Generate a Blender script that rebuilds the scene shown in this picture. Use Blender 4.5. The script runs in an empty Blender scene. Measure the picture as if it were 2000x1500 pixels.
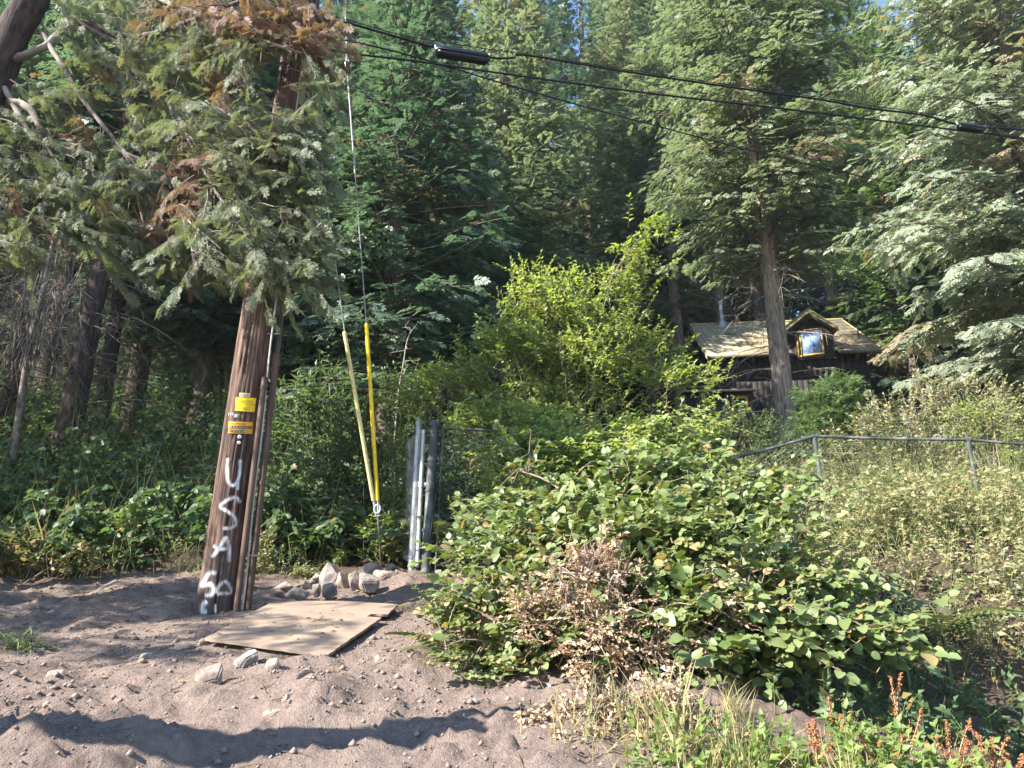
import bpy, math
import numpy as np
from math import radians, sin, cos, pi

scene = bpy.context.scene
COL = scene.collection

# ------------------------------------------------------------------ camera, light, exposure
PITCH = radians(18.0)
FPX = 1455.0                      # focal length in pixels of the 2000x1500 photograph
cam_d = bpy.data.cameras.new('camera')
cam = bpy.data.objects.new('camera', cam_d)
COL.objects.link(cam)
cam_d.sensor_width = 36.0
cam_d.lens = FPX / 2000.0 * 36.0
cam_d.clip_end = 2000.0
cam_d.clip_start = 0.05
cam.location = (0, 0, 0)
cam.rotation_euler = (pi / 2 + PITCH, 0, 0)
scene.camera = cam

SUN = np.array([1.0, 0.55, -0.80])         # direction the light travels
SUN /= np.linalg.norm(SUN)
w = bpy.data.worlds.new("World")
scene.world = w
w.use_nodes = True
nt = w.node_tree
sky = nt.nodes.new('ShaderNodeTexSky')
sky.sky_type = 'NISHITA'
sky.sun_disc = False
sky.sun_elevation = math.asin(-SUN[2])
sky.sun_rotation = math.atan2(-SUN[0], -SUN[1])
sky.air_density = 1.0
sky.dust_density = 0.1
sky.ozone_density = 3.0
nt.links.new(sky.outputs[0], nt.nodes['Background'].inputs[0])
nt.nodes['Background'].inputs[1].default_value = 0.115
sl = bpy.data.lights.new('sun', 'SUN')
sl.energy = 5.0
sl.angle = radians(0.53)
sl.color = (1.0, 0.93, 0.83)
so = bpy.data.objects.new('sun', sl)
COL.objects.link(so)
from mathutils import Vector
so.rotation_euler = Vector(tuple(SUN)).to_track_quat('-Z', 'Y').to_euler()
scene.view_settings.view_transform = 'Standard'
scene.view_settings.look = 'None'
scene.view_settings.gamma = 1.0
scene.view_settings.exposure = 1.92
cy = scene.cycles
cy.max_bounces = 7
cy.diffuse_bounces = 4
cy.glossy_bounces = 2
cy.transmission_bounces = 4
cy.transparent_max_bounces = 8
cy.caustics_reflective = False
cy.caustics_refractive = False
cy.use_denoising = True
cy.denoiser = 'OPENIMAGEDENOISE'
cy.denoising_input_passes = 'RGB_ALBEDO_NORMAL'
cy.denoising_prefilter = 'ACCURATE'

# ------------------------------------------------------------------ helpers
def at(px, py, Y):
    """world point that lies at forward distance Y on the line through pixel (px, py) of the photo"""
    u, v = (px - 1000) / FPX, (750 - py) / FPX
    d = np.array([u, cos(PITCH) - v * sin(PITCH), sin(PITCH) + v * cos(PITCH)])
    return d * (Y / d[1])

def pxm(n, Y, py=750):
    """metres that n pixels cover at forward distance Y"""
    v = (750 - py) / FPX
    return n / FPX * Y / (cos(PITCH) - v * sin(PITCH))

def nrm(a):
    a = np.asarray(a, float)
    return a / np.maximum(np.linalg.norm(a, axis=-1, keepdims=True), 1e-9)

def sstep(a, b, x):
    t = np.clip((np.asarray(x, float) - a) / (b - a), 0, 1)
    return t * t * (3 - 2 * t)

def _hash(ix, iy, s):
    h = (ix.astype(np.int64) * 374761393 + iy.astype(np.int64) * 668265263 + s * 982451653) & 0x7fffffff
    h = ((h ^ (h >> 13)) * 1274126177) & 0x7fffffff
    return ((h ^ (h >> 16)) & 0xffff) / 65535.0

def vnoise(x, y, s=0):
    x = np.asarray(x, float); y = np.asarray(y, float)
    ix, iy = np.floor(x), np.floor(y)
    fx, fy = x - ix, y - iy
    fx = fx * fx * (3 - 2 * fx); fy = fy * fy * (3 - 2 * fy)
    a, b = _hash(ix, iy, s), _hash(ix + 1, iy, s)
    c, d = _hash(ix, iy + 1, s), _hash(ix + 1, iy + 1, s)
    return (a + (b - a) * fx) * (1 - fy) + (c + (d - c) * fx) * fy - 0.5

def fbm(x, y, s=0, o=4, g=0.5):
    r, a = 0, 1.0
    for k in range(o):
        r = r + a * vnoise(x * 2 ** k + 17.3 * k, y * 2 ** k - 9.1 * k, s + k)
        a *= g
    return r

_PY = [-60, -8, 1.4, 2.3, 3.0, 3.3, 3.9, 5, 6.5, 8, 9, 12, 20, 24, 30, 40, 60, 90, 140, 400]
_PZ = [-1.75, -1.62, -1.6, -1.1, -.66, -.56, -.44, -.2, .12, .44, .66, 1.75, 4.9, 6.1, 8.0, 13, 22.5, 37, 60, 130]
def gbase(x, y):
    x = np.asarray(x, float); y = np.asarray(y, float)
    z = np.interp(y, _PY, _PZ)
    z = z + sstep(1.5, 5, -x) * np.clip(y - 9, 0, 14) * .07
    r = sstep(0.6, 4.5, x) * sstep(10, 7.5, y)
    z = z + r * np.interp(y, [2.5, 3.4, 4.4, 6, 7.5, 9], [0, -.15, -.95, -.25, .5, .4])
    return z
def gz(x, y):
    x = np.asarray(x, float); y = np.asarray(y, float)
    z = gbase(x, y)
    near = sstep(1.6, 3.0, y) * sstep(14, 9, y) * (1 - .8 * sstep(1.35, .8, np.hypot((x + 1.65) / 1.15, (y - 5.75) / .8)))
    z = z + near * (fbm(x * .9, y * .9, 3, 3) * .16 + fbm(x * 3.1, y * 3.1, 11, 4, .55) * .075)
    lump = np.maximum(fbm(x * 7, y * 7, 29, 4, .62) - .1, 0); low = .35 + .65 * sstep(5.0, 3.6, y)
    z = z + near * (lump * .13 + fbm(x * 15, y * 15, 41, 4, .62) * .034) * low
    z = z + (1 - near) * fbm(x * .3, y * .3, 5, 3) * .6 * sstep(9, 16, y)
    return z

class Geo:
    def __init__(s):
        s.v = []; s.f = []; s.c = []; s.m = []; s.n = 0
    def add(s, v, f, c=0.5, m=0):
        v = np.asarray(v, float).reshape(-1, 3); f = np.asarray(f, np.int64)
        if len(v) == 0 or len(f) == 0: return s
        k = len(v)
        cc = np.zeros((k, 2))
        c = np.asarray(c, float)
        if c.ndim == 0: cc[:, 0] = c
        elif c.ndim == 1 and len(c) == k: cc[:, 0] = c
        else: cc[:] = c
        s.v.append(v); s.c.append(cc)
        s.f.append(f + s.n); s.m.append(np.full(len(f), m))
        s.n += k
        return s
    def build(s, name, mats, parent=None, origin=(0, 0, 0), smooth=False):
        me = bpy.data.meshes.new(name)
        if s.n:
            V = np.concatenate(s.v) - np.asarray(origin, float)
            me.vertices.add(len(V)); me.vertices.foreach_set('co', V.astype(np.float32).ravel())
            tot = np.concatenate([np.full(len(f), f.shape[1]) for f in s.f])
            idx = np.concatenate([f.ravel() for f in s.f])
            me.loops.add(len(idx)); me.loops.foreach_set('vertex_index', idx.astype(np.int32))
            st = np.concatenate([[0], np.cumsum(tot)[:-1]])
            me.polygons.add(len(tot)); me.polygons.foreach_set('loop_start', st.astype(np.int32))
            me.polygons.foreach_set('material_index', np.concatenate(s.m).astype(np.int32))
            if smooth: me.polygons.foreach_set('use_smooth', np.ones(len(tot), bool))
            at_ = me.attributes.new('tint', 'FLOAT_COLOR', 'POINT')
            C = np.concatenate(s.c); C4 = np.ones((len(C), 4), np.float32); C4[:, :2] = C; C4[:, 2] = 0
            at_.data.foreach_set('color', C4.ravel())
            me.update(calc_edges=True)
        for m in (mats if isinstance(mats, (list, tuple)) else [mats]): me.materials.append(m)
        o = bpy.data.objects.new(name, me); COL.objects.link(o)
        if parent is not None: o.parent = parent
        else: o.location = tuple(origin)
        return o

def tag(o, label=None, cat=None, group=None, kind=None):
    if label: o['label'] = label
    if cat: o['category'] = cat
    if group: o['group'] = group
    if kind: o['kind'] = kind
    return o

def empty(name, loc, label, cat, group=None, rz=0):
    o = bpy.data.objects.new(name, None); COL.objects.link(o)
    o.location = tuple(float(a) for a in loc); o.rotation_euler = (0, 0, rz)
    o.empty_display_size = 0.2
    return tag(o, label, cat, group)

def dup(root, loc, rz=0, sc=1.0, label=None, group=None):
    r = root.copy(); COL.objects.link(r)
    r.location = tuple(float(a) for a in loc); r.rotation_euler = (0, 0, rz)
    r.scale = (sc, sc, sc) if not hasattr(sc, '__len__') else sc
    if label: r['label'] = label
    if group: r['group'] = group
    for ch in list(root.children):
        c = ch.copy(); COL.objects.link(c); c.parent = r
        for g in list(ch.children):
            d = g.copy(); COL.objects.link(d); d.parent = c
    return r

def box(g, lo, hi, c=.5, m=0, R=None, o=None):
    x0, y0, z0 = lo; x1, y1, z1 = hi
    v = np.array([[x0, y0, z0], [x1, y0, z0], [x1, y1, z0], [x0, y1, z0], [x0, y0, z1], [x1, y0, z1], [x1, y1, z1], [x0, y1, z1]], float)
    if R is not None: v = v @ np.asarray(R).T
    if o is not None: v = v + np.asarray(o)
    g.add(v, [[0, 3, 2, 1], [4, 5, 6, 7], [0, 1, 5, 4], [1, 2, 6, 5], [2, 3, 7, 6], [3, 0, 4, 7]], c, m)

def prism(g, poly, y0, y1, c=.5, m=0):
    """polygon in xz extruded along y"""
    n = len(poly)
    a = np.array([[p[0], y0, p[1]] for p in poly]); b = np.array([[p[0], y1, p[1]] for p in poly])
    g.add(np.vstack([a, b]), [[i, (i + 1) % n, n + (i + 1) % n, n + i] for i in range(n)], c, m)
    g.add(a, [list(range(n))], c, m); g.add(b, [list(range(n))[::-1]], c, m)

def tube(g, P, r, seg=6, c=.5, m=0, cap=False, jit=0, rng=None):
    P = np.asarray(P, float); n = len(P)
    r = np.broadcast_to(np.asarray(r, float), (n,))
    T = nrm(np.gradient(P, axis=0))
    mt = T.mean(0)
    ref = np.eye(3)[np.argmin(np.abs(mt))]
    A = nrm(np.cross(T, ref)); B = np.cross(T, A)
    th = np.arange(seg) * 2 * pi / seg
    rr = r[:, None] * np.ones(seg)
    if jit and rng is not None: rr = rr * (1 + jit * rng.normal(size=rr.shape))
    V = P[:, None] + rr[..., None] * (A[:, None] * np.cos(th)[None, :, None] + B[:, None] * np.sin(th)[None, :, None])
    i = np.arange(n - 1)[:, None] * seg; j = np.arange(seg)[None]; k = (np.arange(seg) + 1)[None] % seg
    F = np.stack([i + j, i + k, i + seg + k, i + seg + j], -1).reshape(-1, 4)
    cc = c if np.ndim(c) == 0 else np.repeat(np.asarray(c), seg, 0)
    g.add(V.reshape(-1, 3), F, cc, m)
    if cap:
        g.add(V[0], [list(range(seg))], .5 if np.ndim(c) else c, m); g.add(V[-1], [list(range(seg))[::-1]], .5 if np.ndim(c) else c, m)

def spline(pts, n):
    """smooth curve through the points"""
    p = np.asarray(pts, float); k = len(p)
    if k == 2: return p[0] + (p[1] - p[0]) * np.linspace(0, 1, n)[:, None]
    t = np.linspace(0, k - 1, n); i = np.clip(t.astype(int), 0, k - 2); f = (t - i)[:, None]
    q = np.vstack([2 * p[0] - p[1], p, 2 * p[-1] - p[-2]])
    a, b, c, d = q[i], q[i + 1], q[i + 2], q[i + 3]
    return .5 * ((2 * b) + (c - a) * f + (2 * a - 5 * b + 4 * c - d) * f ** 2 + (3 * b - a - 3 * c + d) * f ** 3)

def frames(D, up):
    Y = nrm(D); X = nrm(np.cross(Y, up)); Z = np.cross(X, Y)
    return np.stack([X, Y, Z], -1)          # columns

def put(g, T, P, D, up, s, c, m=0):
    """copies of template T = (verts, faces) at P, +Y along D, +Z near up, scale s"""
    tv, tf = T
    P = np.asarray(P, float); M = len(P)
    if M == 0: return
    R = frames(np.asarray(D, float), np.asarray(up, float))
    s = np.broadcast_to(np.asarray(s, float), (M,))
    V = np.einsum('mij,nj->mni', R, tv) * s[:, None, None] + P[:, None]
    F = (np.asarray(tf)[None] + (np.arange(M) * len(tv))[:, None, None]).reshape(-1, np.asarray(tf).shape[1])
    c = np.asarray(c, float)
    if c.ndim == 1: c = np.stack([c, np.zeros(M)], 1)
    g.add(V.reshape(-1, 3), F, np.repeat(c, len(tv), 0), m)

# ------------------------------------------------------------------ leaf and spray templates (length 1 along +Y)
def T_leaf(wid=.5, fold=.12, droop=.12, kind='fine'):
    if kind == 'quad':
        v = [[0, 0, 0], [wid / 2, .5, fold], [0, 1, -droop], [-wid / 2, .5, fold]]
        return np.array(v, float), np.array([[0, 1, 2, 3]])
    ys = np.array([.06, .2, .4, .6, .8, .93])
    ws = np.array([.5, .88, 1.0, .9, .55, .22]) * wid / 2
    mid = [[0, 0, 0]] + [[0, y, -droop * y * y] for y in ys] + [[0, 1.03, -droop * 1.05]]
    v = list(mid); n = len(mid); f = []
    for sgn in (1, -1):
        b = len(v)
        for k, (y, w_) in enumerate(zip(ys, ws)):
            v.append([sgn * w_ * (1 + (.07 if k % 2 else -.05)), y - .02, fold * w_ * 2 - droop * y * y * 1.25 - .06 * (k % 2)])
        for k in range(len(ys) - 1):
            q = [1 + k, b + k, b + k + 1, 2 + k]
            f.append(q if sgn > 0 else q[::-1])
        a = [0, b, 1, 1]; e = [len(ys), b + len(ys) - 1, n - 1, n - 1]
        f += [a, e] if sgn > 0 else [a[::-1], e[::-1]]
    return np.array(v, float), np.array(f)

def T_mid(wid=.55, fold=.14, droop=.15):
    v = [[0, 0, 0], [0, .45, .0], [0, 1, -droop], [wid / 2, .38, fold], [-wid / 2, .38, fold]]
    f = [[0, 3, 1], [3, 2, 1], [0, 1, 4], [4, 1, 2]]
    return np.array(v, float), np.array(f)
def T_round(wid=.8, fold=.14, droop=.15):
    ys = np.array([.05, .22, .45, .7, .9]); ws = np.array([.45, .9, 1.0, .82, .42]) * wid / 2
    v = [[0, .02, 0], [0, .35, 0], [0, .7, -droop * .5], [0, 1.02, -droop]]
    f = []
    for sgn in (1, -1):
        b = len(v)
        for k, (y, w_) in enumerate(zip(ys, ws)):
            v.append([sgn * w_, y, fold * (w_ / wid * 2) - droop * y * y + (.03 if k % 2 else -.02)])
        t = [[0, b, b + 1], [0, b + 1, 1], [1, b + 1, b + 2], [1, b + 2, 2], [2, b + 2, b + 3], [2, b + 3, b + 4], [2, b + 4, 3]]
        f += t if sgn > 0 else [q[::-1] for q in t]
    return np.array(v, float), np.array(f)

def T_spray(pairs=5, wid=.1, ang=52, ln=.42, droop=.1, seed=1, sub=0, axis=.03):
    rng = np.random.default_rng(seed)
    v, f = [], []
    def blade(p, d, L, w_, z):
        d = nrm(d); n = np.array([-d[1], d[0], 0])
        b = len(v)
        for q in (p, p + d * L * .45 + n * w_ / 2 + [0, 0, z * .3], p + d * L + [0, 0, z], p + d * L * .45 - n * w_ / 2 + [0, 0, z * .3]): v.append(q)
        f.append([b, b + 1, b + 2, b + 3])
    blade(np.zeros(3), np.array([0, 1., 0]), .8, axis, -droop)
    for k in range(pairs):
        y = .06 + .84 * k / pairs
        for s in (-1, 1):
            yy = y + rng.uniform(-.03, .03) + (.04 if s > 0 else 0)
            a = radians(ang + rng.uniform(-14, 10)); L = ln * (1 - yy * .62) * rng.uniform(.75, 1.15)
            d = np.array([s * sin(a), cos(a), 0]); p = np.array([0, yy, -droop * yy * yy + rng.uniform(-.02, .02)])
            z = rng.uniform(-.12, .03)
            if sub:
                blade(p, d, L, wid * .4, z)
                for q in range(sub):
                    t = (q + .4) / (sub + .3)
                    for s2 in (-1, 1):
                        a2 = radians(42 + rng.uniform(-12, 12)) * s2
                        d2 = np.array([d[0] * cos(a2) - d[1] * sin(a2), d[0] * sin(a2) + d[1] * cos(a2), 0])
                        blade(p + d * L * t + [0, 0, z * t], d2, L * .42 * (1 - .4 * t), wid * .55, rng.uniform(-.06, .03))
                blade(p + d * L * .7 + [0, 0, z * .7], d, L * .4, wid * .55, z * .4)
            else:
                blade(p, d, L, wid * rng.uniform(.8, 1.2), z)
    blade(np.array([0, .78, -droop * .6]), np.array([0, 1., 0]), .24, wid, -droop * .5)
    return np.array(v, float), np.array(f)

def T_fern(pairs=14):
    rng = np.random.default_rng(5); v, f = [], []
    for k in range(pairs):
        y = .12 + .86 * k / pairs; z = .55 * y - .75 * y * y
        L = .26 * math.sin(min(1, (1 - y) * 1.6 + .1) * pi / 2)
        for s in (-1, 1):
            b = len(v); w_ = .045
            v += [[0, y, z], [s * L * .5, y + w_ * .9, z - .02], [s * L, y + .05, z - .07], [s * L * .5, y - w_ * .4, z - .02]]
            f.append([b, b + 1, b + 2, b + 3] if s > 0 else [b + 3, b + 2, b + 1, b])
    ys = np.linspace(0, 1, 8)
    for k in range(7):
        b = len(v); 
        for y in (ys[k], ys[k + 1]):
            z = .55 * y - .75 * y * y
            v += [[-.008, y, z], [.008, y, z]]
        f.append([b, b + 1, b + 3, b + 2])
    return np.array(v, float), np.array(f)

# ------------------------------------------------------------------ materials
def new_mat(name):
    m = bpy.data.materials.new(name); m.use_nodes = True
    return m, m.node_tree.nodes, m.node_tree.links, m.node_tree.nodes['Principled BSDF']
def setp(b, **k):
    for n, v in k.items():
        b.inputs[n.replace('_', ' ')].default_value = v

def leaf_mat(name, c1, c2, dry=(.2, .12, .05), trans=.35, tcol=None, rough=.5, spec=.35):
    m, N, L, b = new_mat(name)
    a = N.new('ShaderNodeAttribute'); a.attribute_name = 'tint'
    sp = N.new('ShaderNodeSeparateColor'); L.new(a.outputs['Color'], sp.inputs[0])
    mx = N.new('ShaderNodeMix'); mx.data_type = 'RGBA'
    mx.inputs[6].default_value = (*c1, 1); mx.inputs[7].default_value = (*c2, 1)
    L.new(sp.outputs[0], mx.inputs[0])
    m2 = N.new('ShaderNodeMix'); m2.data_type = 'RGBA'; m2.inputs[7].default_value = (*dry, 1)
    L.new(sp.outputs[1], m2.inputs[0]); L.new(mx.outputs[2], m2.inputs[6])
    L.new(m2.outputs[2], b.inputs['Base Color'])
    setp(b, Roughness=rough); b.inputs['Specular IOR Level'].default_value = spec
    t = N.new('ShaderNodeBsdfTranslucent')
    m3 = N.new('ShaderNodeMix'); m3.data_type = 'RGBA'; m3.blend_type = 'MULTIPLY'; m3.inputs[0].default_value = 1
    L.new(m2.outputs[2], m3.inputs[6]); m3.inputs[7].default_value = (*(tcol or (1.5, 1.6, .7)), 1)
    L.new(m3.outputs[2], t.inputs[0])
    ms = N.new('ShaderNodeMixShader'); ms.inputs[0].default_value = trans
    L.new(b.outputs[0], ms.inputs[1]); L.new(t.outputs[0], ms.inputs[2])
    L.new(ms.outputs[0], N['Material Output'].inputs[0])
    return m

def noise_mat(name, c1, c2, scale=(8, 8, 8), detail=6, rough=.85, bump=.3, bdist=.01, c3=None, s3=3.0, spec=.3, coord='Object', metal=0, contrast=(.35, .65)):
    m, N, L, b = new_mat(name)
    tc = N.new('ShaderNodeTexCoord'); mp = N.new('ShaderNodeMapping'); mp.inputs['Scale'].default_value = scale
    L.new(tc.outputs[coord], mp.inputs[0])
    n = N.new('ShaderNodeTexNoise'); n.inputs['Scale'].default_value = 1; n.inputs['Detail'].default_value = detail; n.inputs['Roughness'].default_value = .62
    L.new(mp.outputs[0], n.inputs[0])
    r = N.new('ShaderNodeValToRGB'); r.color_ramp.elements[0].position = contrast[0]; r.color_ramp.elements[1].position = contrast[1]
    r.color_ramp.elements[0].color = (*c1, 1); r.color_ramp.elements[1].color = (*c2, 1)
    L.new(n.outputs[0], r.inputs[0]); out = r.outputs[0]
    if c3:
        n2 = N.new('ShaderNodeTexNoise'); n2.inputs['Scale'].default_value = s3; n2.inputs['Detail'].default_value = 4
        L.new(tc.outputs[coord], n2.inputs[0])
        r2 = N.new('ShaderNodeValToRGB'); r2.color_ramp.elements[0].position = .48; r2.color_ramp.elements[1].position = .62
        L.new(n2.outputs[0], r2.inputs[0])
        mx = N.new('ShaderNodeMix'); mx.data_type = 'RGBA'; mx.inputs[7].default_value = (*c3, 1)
        L.new(r2.outputs[0], mx.inputs[0]); L.new(out, mx.inputs[6]); out = mx.outputs[2]
    L.new(out, b.inputs['Base Color'])
    setp(b, Roughness=rough, Metallic=metal); b.inputs['Specular IOR Level'].default_value = spec
    if bump:
        bp = N.new('ShaderNodeBump'); bp.inputs['Strength'].default_value = bump; bp.inputs['Distance'].default_value = bdist
        L.new(n.outputs[0], bp.inputs['Height']); L.new(bp.outputs[0], b.inputs['Normal'])
    return m

def flat_mat(name, c, rough=.5, metal=0, spec=.4):
    return noise_mat(name, tuple(x * .82 for x in c), tuple(min(1, x * 1.12) for x in c), (25, 25, 25), 4, rough, .08, .002, None, 3, spec, 'Object', metal)

def ground_mat():
    m, N, L, b = new_mat('dirt_ground')
    tc = N.new('ShaderNodeTexCoord')
    def noi(sc, det=8, ro=.65):
        n = N.new('ShaderNodeTexNoise'); n.inputs['Scale'].default_value = sc; n.inputs['Detail'].default_value = det; n.inputs['Roughness'].default_value = ro
        L.new(tc.outputs['Object'], n.inputs[0]); return n
    n1, n2, n3 = noi(2.2), noi(26, 8, .7), noi(110, 4, .6)
    r = N.new('ShaderNodeValToRGB'); e = r.color_ramp.elements
    e[0].position = .3; e[0].color = (.11, .082, .07, 1); e[1].position = .7; e[1].color = (.31, .238, .2, 1)
    x = e.new(.5); x.color = (.225, .172, .145, 1)
    mm = N.new('ShaderNodeMath'); mm.operation = 'MULTIPLY_ADD'; mm.inputs[1].default_value = .55; 
    L.new(n2.outputs[0], mm.inputs[0])
    m4 = N.new('ShaderNodeMath'); m4.operation = 'MULTIPLY'; m4.inputs[1].default_value = .45
    L.new(n1.outputs[0], m4.inputs[0]); L.new(m4.outputs[0], mm.inputs[2])
    L.new(mm.outputs[0], r.inputs[0])
    # forest floor of needles and humus beyond the clearing
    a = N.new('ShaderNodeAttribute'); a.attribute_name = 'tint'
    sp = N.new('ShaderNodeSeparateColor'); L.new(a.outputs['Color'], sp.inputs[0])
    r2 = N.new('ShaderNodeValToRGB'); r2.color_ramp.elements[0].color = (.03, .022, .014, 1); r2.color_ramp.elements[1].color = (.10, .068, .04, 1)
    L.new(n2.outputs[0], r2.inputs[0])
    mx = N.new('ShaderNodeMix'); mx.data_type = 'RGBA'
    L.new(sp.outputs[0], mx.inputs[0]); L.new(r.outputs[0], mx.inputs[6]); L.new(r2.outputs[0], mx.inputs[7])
    L.new(mx.outputs[2], b.inputs['Base Color'])
    setp(b, Roughness=.95); b.inputs['Specular IOR Level'].default_value = .15
    ad = N.new('ShaderNodeMath'); ad.operation = 'MULTIPLY_ADD'; ad.inputs[1].default_value = .35
    L.new(n3.outputs[0], ad.inputs[0]); L.new(n2.outputs[0], ad.inputs[2])
    bp = N.new('ShaderNodeBump'); bp.inputs['Strength'].default_value = 1.0; bp.inputs['Distance'].default_value = .035
    L.new(ad.outputs[0], bp.inputs['Height']); L.new(bp.outputs[0], b.inputs['Normal'])
    return m

M = {}
M['dirt'] = ground_mat()
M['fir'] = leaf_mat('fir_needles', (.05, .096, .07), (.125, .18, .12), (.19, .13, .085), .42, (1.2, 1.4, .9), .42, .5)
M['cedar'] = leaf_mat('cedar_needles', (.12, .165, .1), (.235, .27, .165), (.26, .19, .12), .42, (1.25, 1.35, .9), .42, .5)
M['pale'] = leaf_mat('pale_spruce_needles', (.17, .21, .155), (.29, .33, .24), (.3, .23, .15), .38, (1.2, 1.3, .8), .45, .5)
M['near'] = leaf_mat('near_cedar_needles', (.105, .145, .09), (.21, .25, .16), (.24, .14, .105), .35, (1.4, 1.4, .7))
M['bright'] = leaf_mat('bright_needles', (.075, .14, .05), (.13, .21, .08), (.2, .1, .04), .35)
M['hazel'] = leaf_mat('hazel_leaves', (.085, .14, .04), (.2, .24, .1), (.33, .22, .11), .28, (1.5, 1.6, .6), .45, .5)
M['cherry'] = leaf_mat('cherry_leaves', (.15, .21, .06), (.31, .37, .135), (.34, .27, .1), .42, (1.6, 1.7, .6), .45, .4)
M['under'] = leaf_mat('understory_leaves', (.042, .088, .045), (.1, .16, .075), (.22, .17, .06), .38)
M['osoberry'] = leaf_mat('osoberry_leaves', (.055, .105, .055), (.12, .175, .09), (.25, .2, .06), .4)
M['weeds'] = leaf_mat('weed_leaves', (.13, .16, .07), (.29, .29, .15), (.38, .26, .15), .3, (1.4, 1.4, .7))
M['bramble'] = leaf_mat('bramble_leaves', (.09, .16, .035), (.2, .27, .08), (.35, .24, .12), .4)
M['dryplant'] = leaf_mat('dry_leaves', (.37, .26, .16), (.56, .44, .29), (.2, .12, .07), .25, (1.2, 1, .8), .8, .2)
M['rustplant'] = leaf_mat('rust_seed_heads', (.22, .12, .075), (.4, .25, .16), (.2, .12, .07), .25, (1.2, 1, .8), .85, .1)
M['straw'] = leaf_mat('dry_grass', (.3, .25, .12), (.45, .38, .2), (.15, .2, .06), .3, (1.2, 1.1, .8), .7, .3)
M['dock'] = leaf_mat('dock_seed', (.24, .085, .04), (.37, .15, .08), (.2, .25, .06), .2, (1.3, 1, .8), .7, .2)
M['fern'] = leaf_mat('fern_fronds', (.06, .1, .04), (.13, .165, .075), (.3, .2, .1), .3)
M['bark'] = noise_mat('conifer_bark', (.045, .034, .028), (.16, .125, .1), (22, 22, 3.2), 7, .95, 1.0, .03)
M['bark_shade'] = noise_mat('shaded_bark', (.02, .015, .013), (.085, .06, .05), (18, 18, 3.5), 7, .95, 1.0, .04)  # darker bark copy, shade of the dim trunks put into its colour
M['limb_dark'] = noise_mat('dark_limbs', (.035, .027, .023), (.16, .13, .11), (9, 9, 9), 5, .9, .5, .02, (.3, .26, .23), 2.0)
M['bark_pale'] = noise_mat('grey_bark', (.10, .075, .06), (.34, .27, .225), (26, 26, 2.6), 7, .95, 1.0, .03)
M['branch'] = noise_mat('branch_wood', (.07, .055, .045), (.21, .17, .14), (14, 14, 14), 4, .9, .4, .01)
M['deadtwig'] = noise_mat('dead_twigs', (.16, .13, .11), (.4, .34, .29), (14, 14, 14), 4, .9, .3, .01)
M['stem'] = noise_mat('shrub_stems', (.11, .085, .06), (.25, .2, .15), (30, 30, 30), 4, .85, .3, .005)
M['greenstem'] = noise_mat('green_stems', (.12, .15, .05), (.24, .25, .1), (30, 30, 30), 3, .7, .2, .005)
M['rock'] = noise_mat('rock', (.2, .155, .125), (.47, .385, .315), (9, 9, 9), 8, .9, .7, .02, (.16, .12, .1), 6)
M['rock_grey'] = noise_mat('grey_rock', (.17, .145, .13), (.42, .365, .325), (10, 10, 10), 8, .9, .7, .02, (.12, .1, .09), 7)
M['pebble'] = noise_mat('pebbles', (.14, .107, .09), (.3, .235, .2), (30, 30, 30), 5, .95, .5, .005)
M['litter'] = leaf_mat('leaf_litter', (.12, .075, .045), (.3, .2, .12), (.3, .25, .1), .1, (1, 1, 1), .9, .1)
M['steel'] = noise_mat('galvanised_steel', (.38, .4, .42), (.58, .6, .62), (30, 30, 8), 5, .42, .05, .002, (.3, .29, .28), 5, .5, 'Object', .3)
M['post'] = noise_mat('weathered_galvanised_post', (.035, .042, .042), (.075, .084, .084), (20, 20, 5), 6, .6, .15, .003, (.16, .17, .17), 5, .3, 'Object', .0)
M['wire'] = flat_mat('galvanised_wire', (.3, .31, .31), .55, .3)
M['link'] = noise_mat('chain_link_wire', (.2, .21, .2), (.42, .43, .41), (15, 15, 15), 4, .5, 0, .002, None, 3, .4, 'Object', .5)
M['cable'] = flat_mat('black_cable', (.009, .009, .011), .6, 0, .2)
M['splice'] = flat_mat('splice_case_plastic', (.01, .012, .016), .33, 0, .4)
M['guard'] = flat_mat('yellow_guy_guard', (.72, .5, .012), .35)
M['guard_pale'] = flat_mat('faded_guy_guard', (.56, .5, .22), .5)
M['insul'] = flat_mat('brown_insulator', (.06, .025, .02), .25, 0, .6)
M['conduit'] = noise_mat('dark_conduit', (.02, .018, .018), (.07, .055, .045), (30, 30, 3), 5, .5, .2, .003)
M['conduit_rust'] = noise_mat('rusty_conduit', (.05, .03, .022), (.12, .075, .055), (30, 30, 3), 5, .7, .2, .003)
M['molding'] = noise_mat('grey_moulding', (.25, .22, .2), (.5, .47, .44), (20, 20, 4), 5, .7, .2, .002)
M['tag_y'] = noise_mat('yellow_tag', (.62, .38, .006), (.82, .56, .012), (12, 12, 12), 4, .4, .1, .001)
M['tag_o'] = noise_mat('orange_tag', (.62, .27, .008), (.78, .36, .012), (12, 12, 12), 4, .4, .1, .001)
M['tag_w'] = flat_mat('cream_tag', (.55, .48, .25), .5)
M['ink'] = flat_mat('black_ink', (.018, .016, .014), .6)
M['ink_o'] = flat_mat('dim_embossing', (.34, .22, .01), .5)
M['white'] = flat_mat('white_cap', (.7, .7, .7), .4)
M['ply'] = None

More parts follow.
